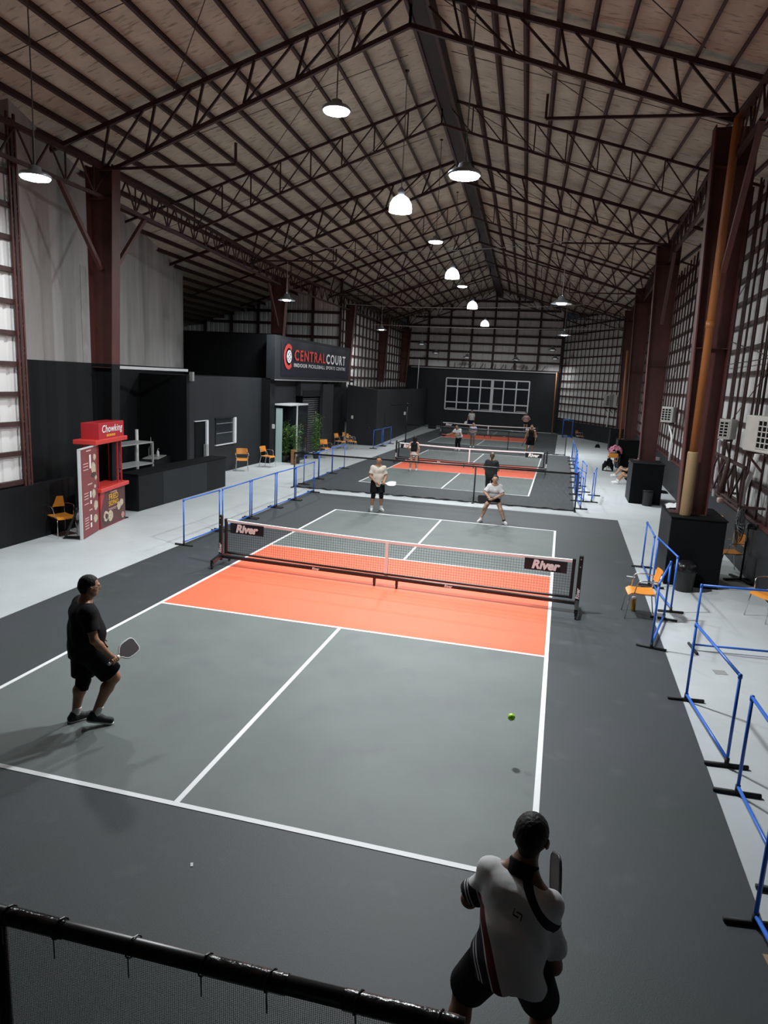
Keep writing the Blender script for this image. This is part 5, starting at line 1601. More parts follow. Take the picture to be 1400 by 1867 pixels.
            B.cone(ctr + back * .026 * k + ax_ * .052 * k, ctr - side_ * .024 * k + ax_ * .046 * k, .012 * k, .010 * k, .003)
        else:
            pn = unit(np.array(hd['palm']) if hd and 'palm' in hd else np.array([-sx, 0.1, 0]))      # palm faces the thigh
            ac = unit(np.cross(fd, pn)) * (1 if c == 'R' else 1)
            if ac[1] < 0: ac = -ac
            pc = wr + fd * .055 * k
            B.cone(wr, wr + fd * .03 * k, .028 * k, .030 * k, .015)
            for i in range(4):
                off = ac * (-.027 + .018 * i) * k
                B.cone(wr + fd * .02 * k + off * .6, wr + fd * .085 * k + off, .0165 * k, .0145 * k, .010)
                Lf = (.055, .068, .074, .066)[i] * k
                p0 = wr + fd * .088 * k + off
                p1 = p0 + (fd * .95 + pn * .22) * Lf * .48
                p2 = p1 + unit(fd * .8 + pn * .62) * Lf * .34
                p3 = p2 + unit(fd * .5 + pn * .85) * Lf * .26
                B.cone(p0, p1, .0098 * k, .0092 * k, .004); B.cone(p1, p2, .0092 * k, .0085 * k, .003); B.cone(p2, p3, .0085 * k, .0072 * k, .003)
            q0 = wr + fd * .030 * k + ac * .026 * k
            q1 = q0 + unit(fd * .75 + ac * .75 + pn * .2) * .040 * k
            B.cone(q0, q1, .0145 * k, .0115 * k, .008); B.cone(q1, q1 + unit(fd + ac * .15 + pn * .25) * .034 * k, .0110 * k, .0085 * k, .003)
    body = B.build('body', SKIN[skin], t)
    # eyes, lips
    if face:
        for s in (-1, 1):
            e = SDF(hp(s * .032, .078, .008) - .02, hp(s * .032, .078, .008) + .02, min(res, .004))
            e.ball(hp(s * .032, .0755, .008), .0125 * kh, 0)
            eo = e.build('eye', M_EYEWHITE, t)
            e = SDF(hp(s * .032, .085, .008) - .015, hp(s * .032, .085, .008) + .015, min(res, .003))
            e.ball(hp(s * .032, .0825, .008), .0075 * kh, 0)
            e.build('iris', M_EYE, eo)
        for s in (-1, 1):
            e = SDF(hp(s * .034, .08, .03) - .035, hp(s * .034, .08, .03) + .035, min(res, .004))
            e.cone(hp(s * .050, .076, .030), hp(s * .016, .0935, .031), .0042 * kh, .0052 * kh, 0)
            e.build('eyebrow', M_HAIR, t)
        e = SDF(hp(0, .088, -.052) - .04, hp(0, .088, -.052) + .04, min(res, .004))
        e.cone(hp(-.018, .0855, -.054), hp(.018, .0855, -.054), .0085 * kh, .0085 * kh, 0)
        e.build('lips', M_LIP, t)
    # hair
    hm = M_HAIRBLOND if hair == 'pony' else M_HAIR
    A = SDF(lo, hi, res)
    A.ball(hp(0, -.016, .036), .0965 * kh, 0, (0.91, 1.08, 1.0), np.stack([hr, hf, hu], 1))
    if hair in ('short', 'crop'):
        A.cone(hp(0, -.06, -.01), hp(0, -.055, -.045), .060 * kh, .048 * kh, .03)
    X = [(A.lo[i] + A.h * np.arange(A.n[i])) - Hc[i] for i in range(3)]
    yy_ = (X[0][:, None, None] * hf[0] + X[1][None, :, None] * hf[1] + X[2][None, None, :] * hf[2]) / kh
    zz_ = (X[0][:, None, None] * hu[0] + X[1][None, :, None] * hu[1] + X[2][None, None, :] * hu[2]) / kh
    for yc_, zc_ in ((.040, .082), (-.040, -.012)):
        A.d = np.maximum(A.d, -(np.maximum(yc_ - yy_, zz_ - zc_ - .25 * np.maximum(0, .085 - yy_) * (zc_ < 0)) * kh)).astype(np.float32)
    if hair in ('short', 'crop'):
        A.cut(hp(0, 0, -.070), -hu)
    if hair in ('long', 'tied', 'pony', 'bun'):
        A.cone(hp(0, -.05, .0), hp(0, -.045, -.05), .070 * kh, .058 * kh, .03)
        if hair == 'long':
            for s in (-1, 1):
                A.cone(hp(s * .05, -.05, .02), hp(s * .055, -.075, -.26), .050 * kh, .034 * kh, .03)
            A.cone(hp(0, -.07, .02), hp(0, -.095, -.30), .060 * kh, .035 * kh, .03)
        elif hair in ('pony', 'tied'):
            A.cone(hp(0, -.10, .05), hp(0, -.125, -.05), .030 * kh, .032 * kh, .02)
            A.cone(hp(0, -.125, -.05), hp(0, -.115, -.24), .032 * kh, .014 * kh, .02)
        else:
            A.ball(hp(0, -.075, .115), .042 * kh, .01)
    X = [(A.lo[i] + A.h * np.arange(A.n[i])) for i in range(3)]
    A.d = (A.d + 0.0016 * np.sin(X[0][:, None, None] * 190 + 3 * np.sin(X[2][None, None, :] * 60)) * np.sin(X[1][None, :, None] * 170 + X[2][None, None, :] * 90)).astype(np.float32)
    A.build('hair', hm, t)
    # ---- shirt
    if 'shirt' in O:
        o = O['shirt']
        T = SDF(lo, hi, res)
        inf = o.get('loose', .020) * k
        torso(T, inf, .05)
        hem = J['pelvis'] - up * o.get('drop', .10) * k
        dr_ = o.get('drape', 0.0) * k
        T.cone(waist - up * .02 * k, hem - up * .06 * k, .150 * k * w_ ** .8 + inf * .5 + dr_ * .6, .160 * k * w_ ** .8 + inf * .6 + dr_, .06, (fwd, o.get('dflat', 1.25)))
        T.cut(hem, -up)
        T.cut(J['neck'] + up * .012 * k - fwd * .0, unit(up * .9 + fwd * .25))
        ends = []
        sl = o.get('sleeve', .62)
        if sl > 0:
            for c in 'LR':
                sh, el = J['sh' + c], J['el' + c]
                Sv = SDF(lo, hi, res)
                Sv.cone(sh * 1.0, sh + (el - sh) * (sl + .25), .057 * k + inf * .6, .064 * k + inf * .9, .01)
                Sv.cut(sh + (el - sh) * sl, unit(el - sh))
                hh = np.clip(0.5 + 0.5 * (T.d - Sv.d) / 0.035, 0, 1)
                T.d = T.d * (1 - hh) + Sv.d * hh - 0.035 * hh * (1 - hh)
                T.d = T.d.astype(np.float32)
        else:
            for c in 'LR':
                sx = 1 if c == 'R' else -1
                T.cut(J['sh' + c] + lat * sx * (.006 if not o.get('tank') else -.02) * k, lat * sx)
        wr_rows = o.get('wrinkle', 0.0)
        if wr_rows:
            X = [(T.lo[i] + T.h * np.arange(T.n[i])) for i in range(3)]
            ph = (X[0][:, None, None] * 21 + X[2][None, None, :] * 26 + X[1][None, :, None] * 9 + 1.6 * np.sin(X[0][:, None, None] * 13 - X[2][None, None, :] * 7))
            T.d = T.d + (wr_rows * np.sin(ph)).astype(np.float32)
        shirt = T.build('shirt', o['mat'], t)
        t['_'] = 0; del t['_']
        o['obj'] = shirt
    # ---- lower garment
    if 'shorts' in O:
        o = O['shorts']
        T = SDF(lo, hi, res)
        f = o.get('len', .75); lo_ = o.get('loose', .026) * k
        T.cone(J['pelvis'] - hl * .06 * k, J['pelvis'] + hl * .06 * k, .118 * k * (1 + .6 * (w_ - 1)) + .010, .118 * k * (1 + .6 * (w_ - 1)) + .010, .03)
        T.cone(waist * .55 + J['pelvis'] * .45 - lat * .05 * k, J['pelvis'], .108 * k * w_ + .008, .11 * k, .04)
        T.cone(waist * .55 + J['pelvis'] * .45 + lat * .05 * k, J['pelvis'], .108 * k * w_ + .008, .11 * k, .04)
        T.cut(waist * .55 + J['pelvis'] * .45, up)
        for c in 'LR':
            hp_, kn, an = J['hip' + c], J['kn' + c], J['an' + c]
            Sv = SDF(lo, hi, res)
            fc = o.get('len' + c, f)
            if fc <= 1.0:
                Sv.cone(hp_, hp_ + (kn - hp_) * (fc + .15), .094 * k * (1 + .6 * (w_ - 1)) + lo_ * .7, .074 * k * (1 + .5 * (w_ - 1)) + lo_, .01)
                Sv.cut(hp_ + (kn - hp_) * fc, unit(kn - hp_))
            else:
                Sv.cone(hp_, kn, .094 * k + lo_ * .6, .066 * k + lo_ * .7, .02)
                e_ = kn + (an - kn) * (fc - 1)
                Sv.cone(kn, kn + (an - kn) * (fc - .9), .066 * k + lo_ * .7, .050 * k + lo_ * .8, .02)
                Sv.cut(e_, unit(an - kn))
            hh = np.clip(0.5 + 0.5 * (T.d - Sv.d) / 0.03, 0, 1)
            T.d = (T.d * (1 - hh) + Sv.d * hh - 0.03 * hh * (1 - hh)).astype(np.float32)
        T.build(o.get('name', 'shorts'), o['mat'], t)
    if 'skirt' in O:
        o = O['skirt']
        T = SDF(lo, hi, res)
        c0 = waist * .5 + J['pelvis'] * .5
        c1 = J['pelvis'] * .15 + (J['knL'] + J['knR']) * .5 * .30 + (J['hipL'] + J['hipR']) * .5 * .55
        T.cone(c0, c1 - np.array([0, 0, .06 * k]), .135 * k, o.get('flare', .215) * k, .02, (fwd, 1.12))
        X = [(T.lo[i] + T.h * np.arange(T.n[i])) for i in range(3)]
        an_ = np.arctan2(X[1][None, :, None] - c1[1], X[0][:, None, None] - c1[0])
        fall = np.clip((c0[2] - X[2][None, None, :]) / (c0[2] - c1[2]), 0, 1)
        T.d = (T.d + 0.011 * np.sin(an_ * 16) * fall).astype(np.float32)
        T.cut(c0 + up * .02 * k, up); T.cut(c1, np.array([0, 0, -1.0]))
        T.build('skirt', o['mat'], t)
    if 'knee' in O:
        for c in O['knee'][1]:
            T = SDF(lo, hi, res)
            hp_, kn, an = J['hip' + c], J['kn' + c], J['an' + c]
            a_, b_ = kn + (hp_ - kn) * .40, kn + (an - kn) * O['knee'][2]
            T.cone(a_, kn, .072 * k, .068 * k * (1 + .4 * (w_ - 1)), .02); T.cone(kn, b_, .068 * k * (1 + .4 * (w_ - 1)), .067 * k * (1 + .3 * (w_ - 1)), .02)
            T.cut(b_, unit(an - kn)); T.cut(kn + (hp_ - kn) * .32, unit(hp_ - kn))
            T.build('knee_sleeve', O['knee'][0], t)
    # ---- socks and shoes
    for c in 'LR':
        an = J['an' + c]; kn = J['kn' + c]
        if 'sock' in O:
            T = SDF(an - .16 * k, an + .22 * k, res)
            a_ = an + (kn - an) * O.get('sockh', .20)
            T.cone(an - np.array([0, 0, .03 * k]), a_ + (kn - an) * .05, .045 * k, .049 * k, 0); T.cut(a_, unit(kn - an))
            T.build('sock', O['sock'] if not isinstance(O['sock'], dict) else O['sock'][c], t)
        td = np.array([J['toe' + c][0], J['toe' + c][1], 0.0]); tn = unit(td); sd = np.array([tn[1], -tn[0], 0])
        hl_ = J['heel' + c]
        tilt = math.atan2(hl_, np.linalg.norm(td) + .05)
        toe = an + td * 1.02 + np.array([0, 0, -.085 * k + .040 * k - hl_]); toe[2] = max(toe[2], .036 * k)
        heel = an - tn * .045 * k + np.array([0, 0, -.042 * k])
        T = SDF(np.minimum(toe, heel) - .13 * k, np.maximum(toe, heel) + .16 * k, min(res, .008))
        T.cone(heel, toe, .043 * k, .036 * k, .02); T.cone(an + np.array([0, 0, -.035 * k]), toe * .45 + heel * .55 + np.array([0, 0, .02 * k]), .047 * k, .040 * k, .03)
        T.cone(an - tn * .012 * k, an - tn * .012 * k - np.array([0, 0, .04 * k]), .046 * k, .046 * k, .02)
        nu = unit(np.cross(sd, toe - heel)); 
        if nu[2] < 0: nu = -nu
        T.cut((toe + heel) / 2 - nu * .022 * k, -nu); T.cut(an + np.array([0, 0, .034 * k]), [0, 0, 1])
        so = T.build('shoe', O.get('shoe', M_SHOEWHITE), t)
        T = SDF(np.minimum(toe, heel) - .13 * k, np.maximum(toe, heel) + .13 * k, min(res, .007))
        T.cone(heel - nu * .012 * k, toe - nu * .012 * k, .050 * k, .043 * k, .0)
        T.cut((toe + heel) / 2 - nu * .0215 * k, nu); T.cut((toe + heel) / 2 - nu * .046 * k, -nu)
        T.build('sole', O.get('sole', M_SHOEWHITE), so)
    if glasses:
        g_ = MB()
        for s in (-1, 1):
            g_.tube([tuple(hp(s * .034 + .022 * math.cos(a), .101, .008 + .016 * math.sin(a))) for a in np.linspace(0, 2 * math.pi, 13)[:-1]], .0020, 5, closed=True)
            g_.tube([tuple(hp(s * .056, .099, .012)), tuple(hp(s * .082, .05, .012)), tuple(hp(s * .086, -.01, .012))], .0022, 5)
        g_.tube([tuple(hp(-.012, .102, .012)), tuple(hp(.012, .102, .012))], .002, 5)
        g_.build('glasses', M_GREYMETAL, t, False, True)
    t['figure'] = 1; del t['figure']
    return t, J, k

def paddle(hand, axis, normal, label, face_m, edge_m, grip_m, par_yaw, base, kk=1.0):
    """hand = where the fist closes (world); axis = from the butt to the blade; normal = face normal"""
    ax_ = V(axis).normalized(); nr = V(normal); nr = (nr - ax_ * nr.dot(ax_)).normalized(); sx = ax_.cross(nr)
    Mx = Matrix(((sx.x, nr.x, ax_.x, 0), (sx.y, nr.y, ax_.y, 0), (sx.z, nr.z, ax_.z, 0), (0, 0, 0, 1)))
    t = thing('pickleball_paddle', label, 'paddle', hand)
    out = []
    for (x, z_) in ((0.018, 0.075), (0.030, 0.10), (0.070, 0.135), (0.094, 0.175), (0.098, 0.23), (0.096, 0.30), (0.085, 0.335), (0.055, 0.352)):
        out.append((x, z_))
    poly = out + [(-x, z_) for x, z_ in reversed(out)]
    poly = [(x * kk, z_ * kk) for x, z_ in poly]
    MB().prism(poly, 0.012, Mx @ Matrix.Translation((0, -0.006, 0))).build('blade', face_m, t, False, True)
    MB().tube([Mx @ V(x, 0, z_) for x, z_ in poly], 0.0085, 6, closed=True).build('edge_guard', edge_m, t, True, True)
    MB().tube([Mx @ V(0, 0, -0.075 * kk), Mx @ V(0, 0, 0.08 * kk)], [0.0165, 0.0175], 10).build('handle', grip_m, t, True, True)
    MB().tube([Mx @ V(0, 0, -0.085 * kk), Mx @ V(0, 0, -0.07 * kk)], [0.020, 0.020], 10).build('butt_cap', edge_m, t, True, True)
    return t
def w2(pos, yaw, p_, z=None):
    z = (0.006 if (pos[0] or pos[1]) else 0.0) if z is None else z
    c_, s_ = math.cos(yaw), math.sin(yaw)
    return V(pos[0] + p_[0] * c_ - p_[1] * s_, pos[1] + p_[0] * s_ + p_[1] * c_, z + p_[2])

F_BLACK = fabric('cloth_black', (0.010, 0.010, 0.011)); F_BLACK2 = fabric('cloth_black_shorts', (0.0075, 0.0075, 0.009))
F_WHITE = fabric('cloth_white', (0.60, 0.60, 0.60)); F_CREAM = fabric('cloth_cream', (0.56, 0.50, 0.43)); F_PINK = fabric('cloth_pink', (0.62, 0.38, 0.36))
F_PINKPALE = fabric('cloth_pale_pink', (0.58, 0.45, 0.44)); F_LAV = fabric('cloth_lavender', (0.36, 0.34, 0.42)); F_GREY = fabric('cloth_grey', (0.25, 0.25, 0.26))
F_DARKGREY = fabric('cloth_dark_grey', (0.030, 0.032, 0.034)); F_NAVY = fabric('cloth_navy', (0.014, 0.018, 0.045)); F_KHAKI = fabric('cloth_khaki', (0.16, 0.12, 0.09))
M_CARBON = mat('paddle_carbon', (0.060, 0.045, 0.048), 0.6, bump=0.1, bscale=200)
M_PADBLACK = mat('paddle_black', (0.012, 0.011, 0.013), 0.5)
M_PADWHITE = mat('paddle_white', (0.70, 0.70, 0.70), 0.45)
M_PADRED = mat('paddle_red_edge', (0.55, 0.08, 0.05), 0.5)

# ---- man in black, left foreground
pos, yw_ = (-1.57, -5.72), R(-44)
t, J, k = person('man in black shirt and shorts walking at left, paddle low in his right hand', pos, yw_, 1.60,
    dict(pelvis=(0, -.03, .92), chest=(0, -.03, 1.26), neck=(0, -.015, 1.425), head=(0, .035, 1.575),
         shR=(.195, -.02, 1.335), elR=(.295, .02, 1.07), wrR=(.275, .17, .865), shL=(-.195, -.03, 1.335), elL=(-.30, -.02, 1.08), wrL=(-.27, .13, .87),
         hipR=(.10, -.01, .89), knR=(.12, .235, .545), anR=(.11, .03, .145), heelR=.050, toeR=(.03, .15), hipL=(-.10, -.03, .89), knL=(-.10, -.05, .47), anL=(-.10, -.145, .085), toeL=(-.02, .16)),
    dict(shirt=dict(mat=F_BLACK, drop=.13, sleeve=.66, loose=.024, wrinkle=.004), shorts=dict(mat=F_BLACK2, len=.86, loose=.038), knee=(F_BLACK2, 'L', .26), sock={'R': M_SOCKW, 'L': M_SOCKW}, sockh=.22, shoe=M_SHOEBLACK, sole=M_SHOEWHITE),
    'tan', 'short', 0.0066, 1.36, hands={'R': dict(grip=(-.50, .82, .28))}, glasses=True, nod=0.08, look=0.1)
fd = unit(J['wrR'] - J['elR']); hw = w2(pos, yw_, J['wrR'] + fd * .075 * k)
axw = w2((0, 0), yw_, (-.50, .82, .28)); nw = V(.62, -.78, .35)
paddle(hw, axw, nw, 'white-edged paddle with a dark face held by the man in black', M_CARBON, M_PADWHITE, M_PADWHITE, 0, 0, 0.86)

# ---- player in the white jersey, right foreground, seen from behind
def jersey():
    m = bpy.data.materials.new('jersey_white_navy_maroon'); m.use_nodes = True
    nt = m.node_tree; b = nt.nodes['Principled BSDF']; b.inputs['Roughness'].default_value = 0.85
    co = nt.nodes.new('ShaderNodeTexCoord'); sp = nt.nodes.new('ShaderNodeSeparateXYZ'); nt.links.new(co.outputs['Object'], sp.inputs[0])
    def math_(op, a, bb):
        n = nt.nodes.new('ShaderNodeMath'); n.operation = op
        for i, q in enumerate((a, bb)):
            if isinstance(q, (int, float)): n.inputs[i].default_value = q
            else: nt.links.new(q, n.inputs[i])
        return n.outputs[0]
    x, z_ = sp.outputs[0], sp.outputs[2]
    # diagonal side panel sweeping from the left flank down to the hem
    u = math_('ADD', x, math_('MULTIPLY', math_('SUBTRACT', z_, 0.80), 0.53))
    ramp = nt.nodes.new('ShaderNodeValToRGB'); ramp.color_ramp.interpolation = 'CONSTANT'
    e = ramp.color_ramp.elements
    sc = math_('ADD', math_('MULTIPLY', u, 2.0), 0.6)
    nt.links.new(sc, ramp.inputs[0])
    navy = (0.010, 0.009, 0.022, 1); wh = (0.66, 0.66, 0.66, 1); mar = (0.13, 0.014, 0.024, 1)
    e[0].position = 0.0; e[0].color = navy
    e[1].position = 0.345; e[1].color = wh
    for p_, c_ in ((0.362, navy), (0.385, wh), (0.402, navy), (0.50, wh), (0.515, mar), (0.60, wh)):
        q = e.new(p_); q.color = c_
    low = math_('LESS_THAN', z_, 1.11)
    mx0 = nt.nodes.new('ShaderNodeMix'); mx0.data_type = 'RGBA'
    nt.links.new(low, mx0.inputs['Factor']); mx0.inputs['A'].default_value = wh; nt.links.new(ramp.outputs[0], mx0.inputs['B'])
    # right shoulder panel from the collar to the armpit
    v = math_('SUBTRACT', math_('ADD', x, math_('MULTIPLY', math_('SUBTRACT', z_, 1.10), 0.9)), 0.165)
    inband = math_('MULTIPLY', math_('LESS_THAN', math_('ABSOLUTE', v, 0), 0.022), math_('GREATER_THAN', z_, 1.06))
    mx = nt.nodes.new('ShaderNodeMix'); mx.data_type = 'RGBA'
    nt.links.new(inband, mx.inputs['Factor']); nt.links.new(mx0.outputs['Result'], mx.inputs['A']); mx.inputs['B'].default_value = navy
    nt.links.new(mx.outputs['Result'], b.inputs['Base Color'])
    n3 = nt.nodes.new('ShaderNodeTexNoise'); n3.inputs['Scale'].default_value = 7; nt.links.new(co.outputs['Object'], n3.inputs['Vector'])
    bp = nt.nodes.new('ShaderNodeBump'); bp.inputs['Strength'].default_value = 0.35; bp.inputs['Distance'].default_value = 0.03
    nt.links.new(n3.outputs['Fac'], bp.inputs['Height']); nt.links.new(bp.outputs[0], b.inputs['Normal'])
    return m
pos, yw_ = (2.93, -8.22), R(2)
t, J, k = person('player in white jersey crouching in the right foreground, seen from behind', pos, yw_, 1.70,
    dict(pelvis=(-.02, -.20, .87), chest=(.0, -.07, 1.11), neck=(.015, .03, 1.255), head=(.045, .10, 1.385),
         shR=(.140, -.07, 1.135), elR=(.20, -.11, .84), wrR=(.21, .10, .83), shL=(-.135, .02, 1.190), elL=(-.245, .05, .985), wrL=(-.12, .25, .92),
         hipR=(.09, -.19, .84), knR=(.175, .02, .48), anR=(.19, -.16, .085), hipL=(-.12, -.19, .84), knL=(-.23, .0, .47), anL=(-.28, -.18, .085), toeR=(.05, .16), toeL=(-.06, .16)),
    dict(shirt=dict(mat=jersey(), drop=.085, sleeve=.80, loose=.016, wrinkle=.0075, drape=.030, dflat=1.0), shorts=dict(mat=F_BLACK2, len=.80, loose=.036), sock=M_SOCKW, shoe=M_SHOEWHITE),
    'brown', 'crop', 0.0066, 0.84, hands={'R': dict(grip=(-.08, .45, .88))}, look=-0.25, nod=.12)
fd = unit(J['wrR'] - J['elR']); hw = w2(pos, yw_, J['wrR'] + fd * .075 * k)
paddle(hw, (-.06, .45, .88), (0.96, 0.25, 0.0), 'dark paddle held upright by the foreground player in the white jersey', M_CARBON, M_PADBLACK, M_PADBLACK, 0, 0)
# dark collar
T = SDF(J['neck'] - .16, J['neck'] + .16, .006)
cu_ = unit(J['head'] - J['neck'])
T.cone(J['neck'] - cu_ * .05, J['neck'] + cu_ * .05, .088, .072, 0); T.cut(J['neck'] + cu_ * .028, cu_); T.cut(J['neck'] - cu_ * .045, -cu_)
T.build('collar', F_BLACK, t)
# small emblem below the collar of the jersey
em = MB()
for (a, b) in (((-.016, .028), (-.021, -.003)), ((-.021, -.003), (.005, -.013)), ((.016, -.028), (.021, .003)), ((.021, .003), (-.005, .013))):
    em.beam((a[0], 0, a[1]), (b[0], 0, b[1]), 0.004, 0.006)
shirt = [c for c in t.children if c.name.startswith('shirt')][0]
vs = np.array([v.co[:] for v in shirt.data.vertices])
sel = vs[(abs(vs[:, 0] - .0) < .03) & (abs(vs[:, 2] - 1.165) < .03)]
yb = sel[:, 1].min() if len(sel) else -.15
eo = em.build('jersey_emblem', F_BLACK, shirt, False, True); eo.location = (0.0, yb - 0.004, 1.165); eo.rotation_euler = (R(-14), 0, 0)

# ---- far side of the nearest court
pos, yw_ = (-1.95, 7.12), R(205)
t, J, k = person('man in cream shirt and black shorts on the far baseline, white paddle', pos, yw_, 1.54,
    dict(elR=(.25, .05, 1.09), wrR=(.10, .27, .93), elL=(-.25, .03, 1.09), wrL=(-.14, .28, .95), hipR=(.10, 0, .89), knR=(.13, .05, .49), anR=(.16, -.01, .085), knL=(-.12, .06, .49), anL=(-.15, 0, .085), hipL=(-.10, 0, .89)),
    dict(shirt=dict(mat=F_CREAM, drop=.16, sleeve=.72, loose=.016, wrinkle=.004), shorts=dict(mat=F_BLACK2, len=.80, loose=.040), knee=(F_BLACK2, 'LR', .22), sock=M_SOCKW, shoe=M_SHOEWHITE),
    'tan', 'short', 0.009, 1.0, hands={'L': dict(grip=(-.85, .35, .05))}, look=-.15)
fd = unit(J['wrL'] - J['elL']); hw = w2(pos, yw_, J['wrL'] + fd * .075 * k)
paddle(hw, w2((0, 0), yw_, (-.85, .35, .05)), w2((0, 0), yw_, (.2, .45, .88)), 'white-rimmed paddle held by the man in the cream shirt', M_PADWHITE, M_PADWHITE, M_PADWHITE, 0, 0)

pos, yw_ = (1.35, 6.95), R(184)
t, J, k = person('woman in white shirt and black skirt in a wide ready crouch', pos, yw_, 1.54,
    dict(pelvis=(0, -.10, .76), chest=(0, .05, 1.055), neck=(0, .12, 1.205), head=(0, .175, 1.345), shR=(.145, .08, 1.11), shL=(-.145, .08, 1.11),
         elR=(.27, .14, .93), wrR=(.13, .31, .80), elL=(-.25, .16, .92), wrL=(-.02, .33, .80),
         hipR=(.10, -.10, .74), knR=(.24, .09, .44), anR=(.34, -.03, .085), hipL=(-.10, -.10, .74), knL=(-.22, .09, .44), anL=(-.36, .02, .085), toeR=(.07, .15), toeL=(-.07, .15)),
    dict(shirt=dict(mat=F_WHITE, drop=.06, sleeve=.85, loose=.018, wrinkle=.004), skirt=dict(mat=F_BLACK2, flare=.24), sock={'R': M_SOCKW, 'L': M_SOCKB}, sockh=.16, shoe=M_SHOEWHITE),
    'fair', 'tied', 0.009, 1.0, female=True, hands={'R': dict(grip=(.85, .35, .05))})
fd = unit(J['wrR'] - J['elR']); hw = w2(pos, yw_, J['wrR'] + fd * .075 * k)
paddle(hw, w2((0, 0), yw_, (.85, .35, .05)), w2((0, 0), yw_, (-.3, .8, .4)), 'black paddle held across by the woman in the white shirt', M_PADBLACK, M_PADBLACK, M_PADBLACK, 0, 0)

# ---- middle court
pos, yw_ = (-2.88, 16.35), R(8)
t, J, k = person('woman in black top and pale pink skirt standing at the middle court net', pos, yw_, 1.44,
    dict(elL=(-.33, -.06, 1.14), wrL=(-.19, .10, 1.02), elR=(.23, -.02, 1.09), wrR=(.22, .04, .85), knR=(.13, .01, .49), anR=(.16, -.02, .085), knL=(-.12, .01, .49), anL=(-.15, -.02, .085)),
    dict(shirt=dict(mat=F_BLACK, drop=-.02, sleeve=0, loose=.008), skirt=dict(mat=F_PINKPALE, flare=.21), sock=M_SOCKW, sockh=.12, shoe=M_SHOEWHITE),
    'fair', 'long', 0.0095, 1.0, female=True, hands={'R': dict(grip=(0.05, .25, -.95))}, face=False, look=.2)
fd = unit(J['wrR'] - J['elR']); hw = w2(pos, yw_, J['wrR'] + fd * .075 * k)
paddle(hw, w2((0, 0), yw_, (0.05, .25, -.95)), (1, 0, 0), 'dark paddle hanging from the hand of the woman in the pink skirt', M_PADBLACK, M_PADBLACK, M_PADBLACK, 0, 0)

pos, yw_ = (0.83, 11.15), R(-3)
person('woman in dark grey shirt with a streaked ponytail, back turned behind the divider', pos, yw_, 1.49,
    dict(elR=(.26, .02, 1.10), wrR=(.20, .22, 1.0), elL=(-.26, .02, 1.10), wrL=(-.20, .22, 1.0)),
    dict(shirt=dict(mat=F_DARKGREY, drop=.14, sleeve=.75, loose=.034, wrinkle=.004), shorts=dict(mat=F_BLACK2, len=1.8, loose=.020, name='trousers'), shoe=M_SHOEBLACK, sole=M_SHOEBLACK),
    'fair', 'pony', 0.0095, 1.1, female=True, face=False)

pos, yw_ = (-2.50, 26.25), R(165)
t, J, k = person('woman in white shirt and black trousers leaning to reach with a paddle', pos, yw_, 1.52,
    dict(pelvis=(0, -.10, .88), chest=(.03, .06, 1.18), neck=(.05, .13, 1.325), head=(.07, .19, 1.46), shR=(.19, .10, 1.25), shL=(-.12, .08, 1.28), elR=(.34, .22, 1.05), wrR=(.50, .34, .95), elL=(-.18, .2, 1.03), wrL=(.06, .34, .94),
         hipR=(.09, -.09, .86), hipL=(-.09, -.09, .86), knR=(.10, .04, .48), knL=(-.08, .04, .48)),
    dict(shirt=dict(mat=F_WHITE, drop=.05, sleeve=.7, loose=.024), shorts=dict(mat=F_BLACK2, len=1.85, loose=.016, name='trousers'), shoe=M_SHOEWHITE),
    'tan', 'tied', 0.011, 1.1, female=True, hands={'R': dict(grip=(.9, .3, -.05))})
fd = unit(J['wrR'] - J['elR']); hw = w2(pos, yw_, J['wrR'] + fd * .075 * k)
paddle(hw, w2((0, 0), yw_, (.9, .3, -.05)), (0.1, .5, .85), 'black paddle with a red edge reached out by the leaning woman', M_PADBLACK, M_PADRED, M_PADBLACK, 0, 0)

pos, yw_ = (1.38, 27.1), R(176)
t, J, k = person('man in black tank top and shorts standing by the second divider', pos, yw_, 1.62,
    dict(elR=(.27, -.02, 1.12), wrR=(.33, .06, .88), elL=(-.26, 0, 1.12), wrL=(-.26, .06, .87), knR=(.17, .04, .49), anR=(.24, -.02, .085), knL=(-.10, .02, .49), anL=(-.11, -.02, .085)),
    dict(shirt=dict(mat=F_BLACK, drop=.14, sleeve=0, loose=.024, tank=True), shorts=dict(mat=F_BLACK2, len=.88, loose=.045), sock=M_SOCKW, shoe=M_SHOEWHITE),
    'tan', 'crop', 0.011, 1.08, hands={'R': dict(grip=(.25, .3, -.9))})
fd = unit(J['wrR'] - J['elR']); hw = w2(pos, yw_, J['wrR'] + fd * .075 * k)
paddle(hw, w2((0, 0), yw_, (.25, .3, -.9)), (1, 0.2, 0), 'dark paddle hanging from the hand of the man in the tank top', M_PADBLACK, M_PADBLACK, M_PADRED, 0, 0)

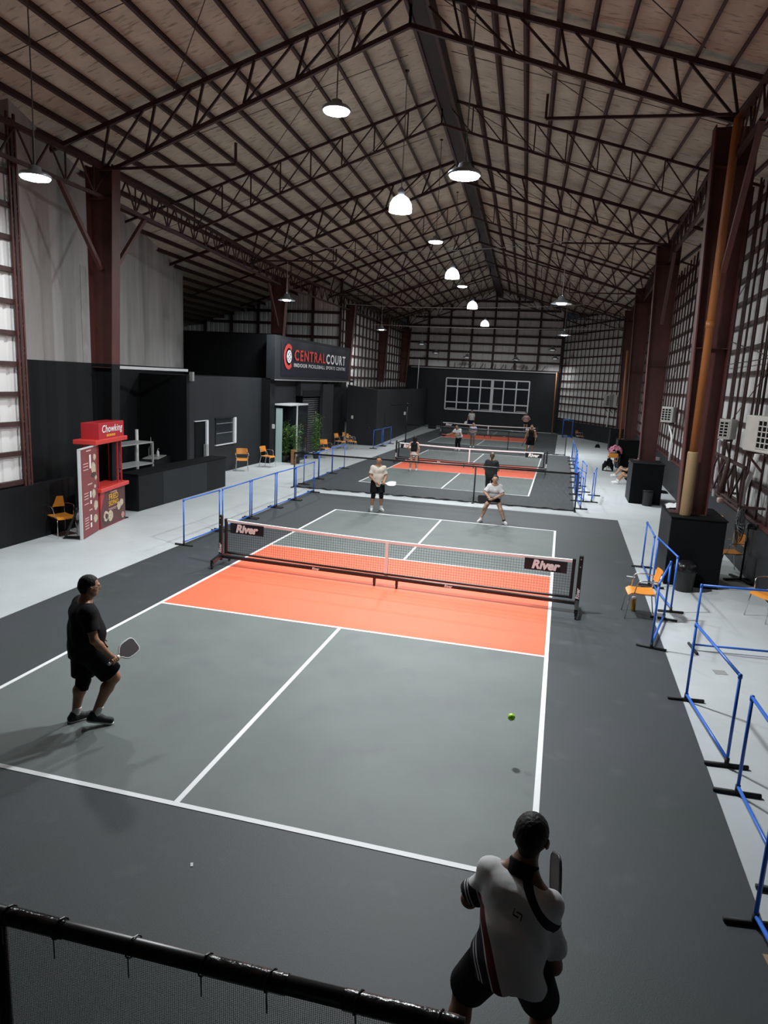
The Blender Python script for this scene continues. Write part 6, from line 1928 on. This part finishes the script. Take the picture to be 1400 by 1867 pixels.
# ---- farthest court
person('woman in lavender shirt and grey skirt between the two far nets', (-2.02, 28.75), R(182), 1.46,
    dict(elR=(.22, .05, 1.08), wrR=(.08, .22, 1.0), elL=(-.22, .05, 1.08), wrL=(-.05, .24, 1.02), anR=(.09, 0, .085), anL=(-.09, 0, .085)),
    dict(shirt=dict(mat=F_LAV, drop=.06, sleeve=.6, loose=.020), skirt=dict(mat=F_GREY, flare=.19), shoe=M_SHOEWHITE), 'tan', 'tied', 0.011, 1.0, female=True)
pos, yw_ = (-4.05, 43.6), R(190)
t, J, k = person('person in white shirt and navy shorts waiting below the end window', pos, yw_, 1.60,
    dict(elR=(.26, 0, 1.10), wrR=(.32, .12, .90), elL=(-.24, 0, 1.10), wrL=(-.22, .10, .88)),
    dict(shirt=dict(mat=F_WHITE, drop=.08, sleeve=.7, loose=.022), shorts=dict(mat=F_NAVY, len=.9, loose=.03), shoe=M_SHOEWHITE), 'tan', 'bun', 0.012, 1.05, hands={'R': dict(grip=(.5, .2, -.8))})
fd = unit(J['wrR'] - J['elR']); hw = w2(pos, yw_, J['wrR'] + fd * .075 * k)
paddle(hw, w2((0, 0), yw_, (.5, .2, -.8)), (0.2, 1, 0), 'pale paddle held low by the person below the end window', M_PADWHITE, M_PADWHITE, M_PADWHITE, 0, 0)
person('woman in pink shirt and black shorts with hands on hips at the end wall', (0.12, 45.6), R(180), 1.60,
    dict(elR=(.34, -.06, 1.12), wrR=(.19, .05, .98), elL=(-.34, -.06, 1.12), wrL=(-.19, .05, .98)),
    dict(shirt=dict(mat=F_PINK, drop=.06, sleeve=.6, loose=.020), shorts=dict(mat=F_BLACK2, len=.45, loose=.02), shoe=M_SHOEWHITE), 'fair', 'bun', 0.012, 1.08, female=True)
# ---- resting by the right columns
sit = dict(pelvis=(0, 0, .13), chest=(0, -.10, .46), neck=(0, -.08, .62), head=(0, -.03, .765), shR=(.17, -.08, .56), shL=(-.17, -.08, .56), elR=(.26, .10, .36), wrR=(.20, .32, .40), elL=(-.26, .10, .36), wrL=(-.20, .32, .40),
           hipR=(.10, .02, .12), hipL=(-.10, .02, .12), knR=(.15, .38, .43), anR=(.13, .62, .085), knL=(-.13, .36, .45), anL=(-.12, .58, .085))
person('person in black sitting on the floor behind the second plinth, white shoes showing', (5.87, 17.45), R(88), 1.62, sit,
    dict(shirt=dict(mat=F_BLACK, drop=.02, sleeve=.6), shorts=dict(mat=F_BLACK2, len=.62, loose=.03), sock=M_SOCKW, sockh=.25, shoe=M_SHOEWHITE), 'tan', 'short', 0.011, 1.05)
person('second person in dark clothes sitting farther back behind the second plinth', (5.95, 19.7), R(80), 1.62, sit,
    dict(shirt=dict(mat=F_DARKGREY, drop=.02, sleeve=.6), shorts=dict(mat=F_BLACK2, len=.7, loose=.03), shoe=M_SHOEWHITE), 'fair', 'short', 0.011, 1.05)
